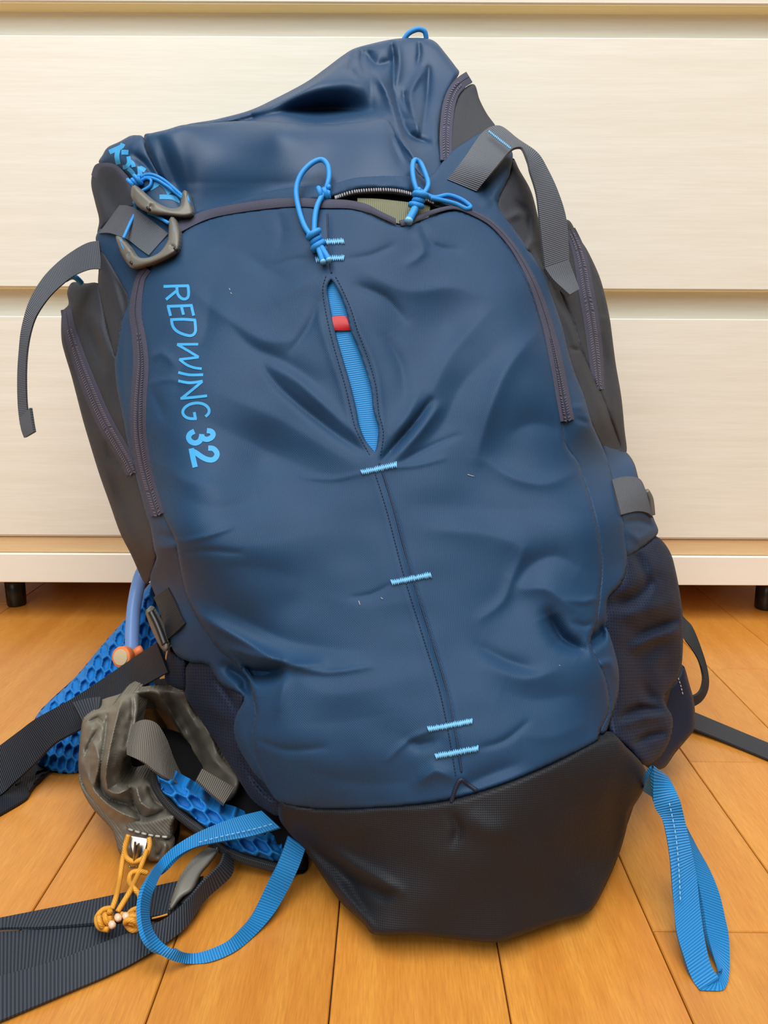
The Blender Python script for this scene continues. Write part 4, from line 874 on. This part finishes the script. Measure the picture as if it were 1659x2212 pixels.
# --- shoulder strap with honeycomb foam (left)
def hexcells(ang, sx, sy, depth, wall=.16):
    ca, sa = math.cos(ang), math.sin(ang)
    def f(xy):
        u = (xy[:, 0]*ca+xy[:, 1]*sa)/sx; v = (-xy[:, 0]*sa+xy[:, 1]*ca)/sy
        best = np.full(len(xy), 9.); sec = np.full(len(xy), 9.)
        r0 = np.round(v/.866)
        for dr in (-1, 0, 1):
            row = r0+dr; offx = np.where(np.mod(row, 2) > .5, .5, 0.)
            c0 = np.round(u-offx)
            for dc in (-1, 0, 1):
                d = np.hypot(u-(c0+dc+offx), v-row*.866)
                s2 = np.minimum(sec, np.maximum(best, d)); best = np.minimum(best, d); sec = s2
        e = (sec-best)          # 0 on walls
        return -depth*np.clip((e-wall)/.22, 0, 1)
    return f
sh = tps([(319, 1266, .66), (272, 1335, .655), (155, 1471, .625), (83, 1540, .60), (94, 1657, .558), (169, 1668, .553), (300, 1500, .60), (345, 1400, .63), (230, 1560, .585)], 1e-5)
shp = Panel([(322, 1262), (300, 1292), (272, 1335), (233, 1379), (194, 1426), (155, 1471), (119, 1504), (83, 1540), (62, 1590), (72, 1640), (94, 1657), (120, 1669), (169, 1669), (250, 1640), (320, 1520), (350, 1420), (340, 1320), (332, 1264)], sh, .0, (.012, 26), (), 1, None, None, 2.6, hexcells(math.radians(10), 19, 33, .0060, .11))
shp.build('shoulder_pad', M['foam_blue'], bag, thick=.014, label='bright blue honeycomb mesh shoulder strap padding')
strap('pad_extension', two([((322, 1290, .655), (345, 1330, .645)), ((352, 1180, .69), (402, 1215, .68)), ((420, 1050, .73), (480, 1085, .72)), ((470, 930, .76), (535, 960, .75))]), M['foam_blue'], bag, .012)
strap('pad_backing', two([((60, 1600, .578), (180, 1690, .575)), ((40, 1690, Z(.001)), (170, 1668, .570)), ((28, 1700, Z(.001)), (110, 1680, .556))]), M['binding_black'], bag, .004)
strap('adjust_strap', two([((338, 1388, .512), (362, 1452, .500)), ((310, 1406, .530), (318, 1476, .512)), ((279, 1427, .545), (279, 1499, .525)), ((219, 1468, .552), (222, 1531, .530)), ((159, 1507, .548), (179, 1570, .525)), ((80, 1551, .545), (119, 1604, .522)), ((40, 1580, .542), (75, 1648, .520)), ((0, 1610, .540), (30, 1690, .518)), ((-40, 1640, .535), (-5, 1720, Z(.004))), ((-200, 1720, Z(.004)), (-190, 1800, Z(.003)))]), M['web_black'], bag, .002, label='black ribbed webbing running down left over the blue pad')
strap('adjust_strap', two([((120, 1655, Z(.004)), (60, 1700, Z(.003))), ((76, 1676, Z(.003)), (60, 1720, Z(.003))), ((0, 1676, Z(.003)), (0, 1757, Z(.003))), ((-60, 1690, Z(.003)), (-60, 1790, Z(.003))), ((-300, 1780, Z(.003)), (-300, 1880, Z(.003)))]), M['web_black'], bag, .002)
strap('web_keeper', two([((157, 1517, .523), (177, 1556, .505)), ((190, 1508, .522), (200, 1542, .505)), ((219, 1505, .520), (214, 1528, .506))]), M['web_floor'], bag, .002)
strap('web_keeper', two([((154, 1520, .528), (172, 1556, .511)), ((160, 1518, .527), (180, 1554, .510))]), M['web_black'], bag, .003)
strap('adjust_strap', two([((330, 1470, .55), (345, 1500, .54)), ((372, 1462, .54), (380, 1490, .53))]), M['web_black'], bag, .002)
strap('care_label', two([((362, 1482, .527), (366, 1494, .525)), ((371, 1480, .527), (375, 1493, .525))]), M['orange_print'], bag, .001)

# --- hip belt with pocket (left)
hw = Panel([(258, 1690), (262, 1620), (300, 1580), (380, 1590), (460, 1640), (530, 1690), (600, 1745), (660, 1838), (655, 1886), (560, 1872), (480, 1836), (430, 1800), (390, 1770), (378, 1830), (350, 1852), (310, 1850)], tps([(300, 1640, .515), (262, 1620, .51), (600, 1745, .455), (655, 1886, .440), (480, 1836, .452), (330, 1850, .456), (460, 1640, .52)]), 0, (.004, 20), (), 1, None, None, 6.)
hw.build('belt_wing', M['hollow_black'], bag)  # dark wing behind the belt; interior shade is put into its near-black colour
pk_b = Panel([(285, 1500), (312, 1490), (338, 1488), (372, 1491), (401, 1494), (410, 1520), (424, 1546), (447, 1570), (462, 1600), (478, 1635), (516, 1680), (505, 1722), (470, 1735), (425, 1700), (380, 1640), (330, 1590), (290, 1560)], tps([(285, 1500, .505), (401, 1494, .515), (447, 1570, .505), (516, 1680, .475), (330, 1590, .570), (390, 1620, .560), (420, 1670, .530), (470, 1735, .480)]), 0, (.008, 16),
   [([(342, 1496), (372, 1545), (405, 1600), (430, 1645)], 8, 9), ([(325, 1510), (355, 1560), (395, 1620), (425, 1655)], 10, -9), ([(365, 1500), (400, 1560), (432, 1620)], 10, -6), ([(395, 1520), (430, 1580), (440, 1640)], 10, 6), ([(310, 1530), (335, 1530), (360, 1545)], 6, 5), ([(440, 1600), (460, 1640), (490, 1670)], 14, 5)], (1.2, 1.15), (40, .002, 51), None, 3.)
pk_b.build('belt_pocket_back', M['grey_nylon'], bag)
pb_f = tps([(172, 1629, .490), (179, 1556, .505), (256, 1508, .505), (298, 1500, .505), (278, 1625, .470), (258, 1680, .462), (330, 1690, .462), (375, 1764, .452), (352, 1850, .4515), (261, 1846, .4525), (199, 1744, .475), (177, 1701, .485), (225, 1650, .462)])
pk = Panel([(170, 1667), (170, 1629), (178, 1556), (192, 1542), (208, 1535), (240, 1525), (256, 1508), (275, 1497), (299, 1496), (302, 1530), (294, 1570), (282, 1625), (268, 1640), (262, 1665), (266, 1690), (290, 1688), (310, 1680), (330, 1690), (345, 1722), (375, 1764), (368, 1790), (366, 1825), (352, 1850), (300, 1856), (261, 1846), (250, 1815), (242, 1790), (199, 1744), (177, 1701)], pb_f, 0, (.012, 22),
   [([(262, 1512), (250, 1560), (236, 1620), (228, 1680), (232, 1706), (258, 1714), (284, 1698)], 11, 13), ([(232, 1545), (226, 1600), (216, 1660), (216, 1700), (240, 1728), (275, 1738), (300, 1760)], 7, -12), ([(180, 1640), (196, 1600), (212, 1575)], 7, -9), ([(190, 1560), (210, 1550), (222, 1560)], 7, -7), ([(188, 1670), (205, 1710), (250, 1750), (300, 1770)], 10, 8), ([(285, 1510), (284, 1560), (272, 1610)], 7, -6), ([(295, 1700), (305, 1735), (330, 1750)], 7, 8), ([(280, 1700), (290, 1740), (310, 1770)], 6, -8), ([(300, 1775), (340, 1758), (368, 1742)], 6, -7), ([(320, 1700), (335, 1730), (355, 1745)], 7, -6), ([(255, 1660), (275, 1690), (285, 1710)], 5, -8), ([(200, 1600), (215, 1640), (205, 1690)], 9, 6)], (1.25, 1.05), (30, .0012, 53), None, 2.4)
pk.build('belt_pocket', M['grey_nylon'], bag, thick=.02, label='crumpled grey nylon hip belt pocket')
ps = Panel([(170, 1675), (186, 1708), (215, 1735), (245, 1755), (274, 1768), (276, 1800), (268, 1846), (256, 1838), (249, 1812), (240, 1790), (199, 1745), (176, 1704)], pb_f, .008, (.004, 10), (), 1, (30, .001, 5), None, 3.)
ps.build('belt_pocket_side', M['grey_twill'], bag)
ph = Panel([(276, 1768), (310, 1774), (345, 1766), (376, 1762), (370, 1788), (366, 1812), (330, 1808), (276, 1796)], pb_f, .0105, (.003, 8), (), 1, (30, .001, 6), None, 3.)
ph.build('belt_pocket_hem', M['grey_twill'], bag)
stitches('hem_stitching', [(278, 1791), (300, 1798), (330, 1805), (368, 1809)], ph.depth, .0002, M['thread_grey'], ph.obj, 10, 5, 2.6)
gz = Panel([(300, 1812), (330, 1812), (366, 1814), (372, 1835), (352, 1858), (320, 1858), (318, 1835)], pb_f, .0085, (.004, 10), [([(335, 1815), (345, 1835), (340, 1855)], 5, -5), ([(355, 1815), (358, 1835), (350, 1852)], 5, 4)], 1, None, None, 3.)
gz.build('belt_pocket_gather', M['grey_nylon'], bag)
strap('belt_webbing', two([((286, 1566, .478), (274, 1630, .452)), ((300, 1557, .472), (290, 1637, .444)), ((320, 1555, .470), (312, 1647, .442)), ((342, 1566, .470), (334, 1664, .442)), ((362, 1600, .468), (356, 1678, .444)), ((378, 1643, .466), (380, 1692, .452)), ((402, 1686, .470), (414, 1718, .464)), ((440, 1722, .472), (460, 1750, .466)), ((490, 1752, .470), (505, 1772, .464))]), M['web_taupe'], bag, .0022, 7, crown=.004, label='taupe ribbed webbing arching over the hip belt')
strap('belt_tab', two([((436, 1660, .462), (424, 1683, .454)), ((470, 1680, .460), (455, 1712, .450)), ((506, 1701, .458), (484, 1736, .446))]), M['web_taupe'], bag, .003)
fb_f = tps([(338, 1670, .452), (420, 1713, .456), (510, 1765, .452), (604, 1830, .440), (600, 1862, .438), (481, 1823, .440), (416, 1765, .446), (348, 1707, .450)])
fb = Panel([(338, 1668), (355, 1672), (377, 1687), (420, 1712), (461, 1748), (510, 1765), (560, 1795), (606, 1828), (612, 1850), (600, 1862), (565, 1854), (517, 1840), (481, 1823), (445, 1790), (416, 1765), (382, 1741), (350, 1708)], fb_f, .004, (.006, 14), (), 1, None, None, 2.6, hexcells(math.radians(40), 48, 21, .0060, .12))
fb.build('belt_pad', M['foam_blue'], bag, thick=.01, label='bright blue honeycomb hip belt padding')
cord('belt_binding', [(334, 1664, .452), (338, 1700, .449), (368, 1742, .444), (405, 1774, .441), (438, 1798, .438), (476, 1832, .434), (520, 1853, .432), (570, 1868, .431), (630, 1884, .430)], .0030, M['binding_black'], bag, 4, 10)

# orange cord pull of the belt pocket
CO = M['cord_orange']; ro = .0016
for pts in ([(278, 1803, .437), (270, 1828, .433), (272, 1850, .430), (286, 1861, .428), (302, 1858, .428), (316, 1846, .430), (323, 1828, .433), (322, 1810, .437)], [(277, 1805, .436), (266, 1850, .430), (262, 1876, .424), (258, 1903, .415), (251, 1937, Z(.017)), (242, 1964, Z(.015))], [(318, 1835, .431), (306, 1868, .425), (298, 1889, .420), (282, 1923, Z(.020)), (266, 1950, Z(.018)), (254, 1970, Z(.016))],
            [(242, 1962, Z(.015)), (222, 1966, Z(.013)), (209, 1984, Z(.012)), (215, 2003, Z(.013)), (235, 2008, Z(.014))], [(232, 1975, Z(.015)), (224, 1986, Z(.014)), (232, 1996, Z(.014)), (248, 1990, Z(.015))], [(318, 1886, .424), (300, 1882, .422), (284, 1886, .420), (279, 1903, .415), (288, 1918, Z(.019)), (302, 1936, Z(.016)), (299, 1964, Z(.015))],
            [(299, 1962, Z(.015)), (282, 1970, Z(.013)), (272, 1992, Z(.013)), (286, 2009, Z(.012)), (304, 2000, Z(.012)), (308, 1978, Z(.013)), (296, 1966, Z(.015))], [(262, 1975, Z(.018)), (275, 1980, Z(.018)), (290, 1975, Z(.017))]):
    cord('pull_cord', pts, ro, CO, bag, 3, 9)
for x, y in ((243, 1999), (256, 1984), (273, 1981)):
    V, Fc, uv = tube_geo(np.array([at(x-4, y-6, Z(.0185)), at(x-2, y-3, Z(.019)), at(x, y, Z(.0195)), at(x+1, y+5, Z(.019))]), [.0015, .002, .0021, .0014], 7); mesh_obj('cord_tip', V, Fc, M['tip_clear'], bag, uv)
strap('zip_slider', two([((284, 1806, .440), (318, 1812, .440)), ((284, 1828, .436), (314, 1832, .436)), ((290, 1852, .433), (308, 1855, .433))]), M['steel'], bag, .0015)
strap('zip_slider_tongue', two([((290, 1818, .433), (302, 1821, .433)), ((288, 1840, .430), (300, 1842, .430)), ((286, 1858, .4295), (297, 1860, .4295))]), M['steel'], bag, .0012, crown=.003)
cord('zip_slider_wire', [(279, 1869, .429), (282, 1874, .428), (296, 1872, .427)], .0005, M['steel'], bag, 2, 6)

for x, y, axk in ((229, 1986, (.9, .2, .2)), (289, 1987, (.2, .9, .3))):
    knot('cord_knot', at(x, y, Z(.017)), .0030, CO, bag, .0016, 2, axk)

# belt straps lying on the floor
strap('belt_strap', two([((440, 1892, Z(.008)), (425, 1958, Z(.007))), ((388, 1902, Z(.010)), (370, 1972, Z(.009))), ((253, 1931, Z(.008)), (253, 1988, Z(.008))), ((127, 1957, Z(.007)), (105, 2001, Z(.007))), ((0, 1982, Z(.007)), (0, 2004, Z(.007))), ((-60, 1994, Z(.007)), (-60, 2014, Z(.007))), ((-300, 2036, Z(.004)), (-300, 2075, Z(.004)))]), M['web_floor'], bag, .0016, label='upper dark grey belt strap lying on the floor')
strap('belt_strap', two([((345, 1992, Z(.004)), (330, 2040, Z(.003))), ((312, 1990, Z(.006)), (312, 2050, Z(.005))), ((211, 1999, Z(.005)), (200, 2075, Z(.004))), ((100, 2006, Z(.005)), (90, 2100, Z(.004))), ((0, 2013, Z(.005)), (0, 2122, Z(.004))), ((-60, 2016, Z(.005)), (-60, 2140, Z(.004))), ((-300, 2060, Z(.003)), (-300, 2190, Z(.003)))]), M['web_floor'], bag, .0016, label='middle dark grey belt strap lying on the floor')
strap('belt_strap', two([((486, 1842, Z(.022)), (506, 1856, Z(.012))), ((476, 1868, Z(.021)), (500, 1892, Z(.009))), ((440, 1905, Z(.019)), (445, 1944, Z(.006))), ((400, 1950, Z(.016)), (402, 2003, Z(.005))), ((345, 1990, Z(.013)), (338, 2050, Z(.004))), ((253, 2024, Z(.010)), (253, 2097, Z(.003))), ((127, 2072, Z(.009)), (127, 2151, Z(.003))), ((0, 2108, Z(.008)), (0, 2204, Z(.003))), ((-60, 2125, Z(.008)), (-60, 2230, Z(.003))), ((-300, 2190, Z(.004)), (-300, 2310, Z(.003)))]), M['web_floor'], bag, .0016, label='lowest dark grey belt strap lying on the floor')
cord('strap_print', [(328, 1984, Z(.0095)), (345, 1980, Z(.0098)), (362, 1975, Z(.010))], .0006, M['orange_print'], bag, 4, 5)
bk = Panel([(445, 1846), (466, 1834), (471, 1842), (452, 1868), (434, 1890), (417, 1924), (394, 1941), (372, 1966), (364, 1962), (370, 1940), (384, 1907), (412, 1869)], tps([(466, 1834, .432), (364, 1962, .390), (417, 1924, .400), (384, 1907, .404)]), 0, (.005, 11), (), 1, None, None, 2.5)
bk.build('belt_buckle', M['grey_plastic'], bag, thick=.007, label='grey plastic belt buckle on the floor')
cord('buckle_bar', [(398, 1958, .392), (412, 1942, .396), (424, 1930, .400)], .0032, M['dark_plastic'], bag, 3, 8)

# --- right: belt wing, black loop and strap on the floor
wr_ = Panel([(1455, 1470), (1470, 1445), (1478, 1440), (1488, 1473), (1500, 1521), (1500, 1573), (1488, 1592), (1460, 1625), (1432, 1660), (1395, 1655), (1375, 1610), (1390, 1540)], tps([(1478, 1440, .575), (1500, 1573, .555), (1432, 1660, .505), (1395, 1655, .485), (1375, 1610, .50), (1390, 1540, .53)]), 0, (.006, 16), (), 1, None, None, 5.)
wr_.build('belt_wing', M['navy_dark'], bag)
stitches('wing_stitching', [(1465, 1465), (1470, 1480), (1475, 1500)], wr_.depth, .001, M['thread_grey'], bag, 4, 4, 1.6)
strap('webbing_loop', two([((1400, 1270, .66), (1396, 1310, .65)), ((1440, 1295, .65), (1436, 1338, .64)), ((1470, 1325, .64), (1466, 1370, .63)), ((1482, 1338, .635), (1478, 1380, .625)), ((1496, 1354, .630), (1494, 1400, .620)), ((1513, 1394, .622), (1510, 1427, .614)), ((1529, 1447, .614), (1521, 1460, .606)), ((1531, 1485, .606), (1518, 1485, .600)), ((1518, 1513, .598), (1508, 1500, .594)), ((1494, 1528, .590), (1490, 1506, .590)), ((1450, 1538, .575), (1448, 1512, .58)), ((1400, 1535, .57), (1398, 1508, .575))]), M['binding_black'], bag, .0022, label='black webbing loop behind the right stretch pocket')
strap('belt_strap', two([((1330, 1478, Z(.012)), (1330, 1512, Z(.012))), ((1420, 1508, Z(.009)), (1420, 1543, Z(.009))), ((1490, 1534, Z(.006)), (1490, 1570, Z(.006))), ((1560, 1563, Z(.004)), (1556, 1596, Z(.004))), ((1659, 1604, Z(.003)), (1659, 1639, Z(.003))), ((1740, 1636, Z(.003)), (1740, 1674, Z(.003))), ((1960, 1722, Z(.003)), (1960, 1766, Z(.003)))]), M['web_dark'], bag, .0016, label='dark strap trailing off to the right on the floor')

# ------------------------------------------------------------------ drinking hose clipped to the shoulder strap
hose = empty('drinking_hose', (0, 0, 0), label='translucent pale blue drinking hose with orange magnetic end at the left', category='hose')
cord('hose', [(322, 1215, .635), (306, 1240, .630), (296, 1275, .626), (289, 1315, .620), (286, 1360, .612), (285, 1402, .604), (284, 1425, .600)], .0058, M['hose'], hose, 5, 20)
def disc(name, c, nrm, r, th, mat, parent):
    c = np.array(c); nrm = np.array(nrm, float); nrm /= np.linalg.norm(nrm)
    prof = [(0.0, .9), (.06, .97), (.2, 1.), (.75, 1.), (1., .9)]
    P = [c+nrm*th*(.5-t) for t, _ in prof]; rr = [r*k for _, k in prof]
    V, Fc, uv = tube_geo(np.array(P), rr, 28); ob = mesh_obj(name, V, Fc, mat, parent, uv)
    ob.modifiers.new('edges', 'EDGE_SPLIT').split_angle = math.radians(40); return ob
nr = (-.28, -.9, .28)
c0 = at(267, 1419, .588)
disc('magnet_cap', c0, nr, .0088, .008, M['orange_rubber'], hose)
disc('magnet_face', np.array(c0)+np.array(nr)/np.linalg.norm(nr)*.0037, nr, .0066, .0022, M['magnet'], hose)
cord('bite_valve', [(262, 1446, .589), (272, 1440, .592), (284, 1424, .597), (298, 1408, .600), (306, 1404, .602)], .0042, M['orange_rubber'], hose, 4, 12)
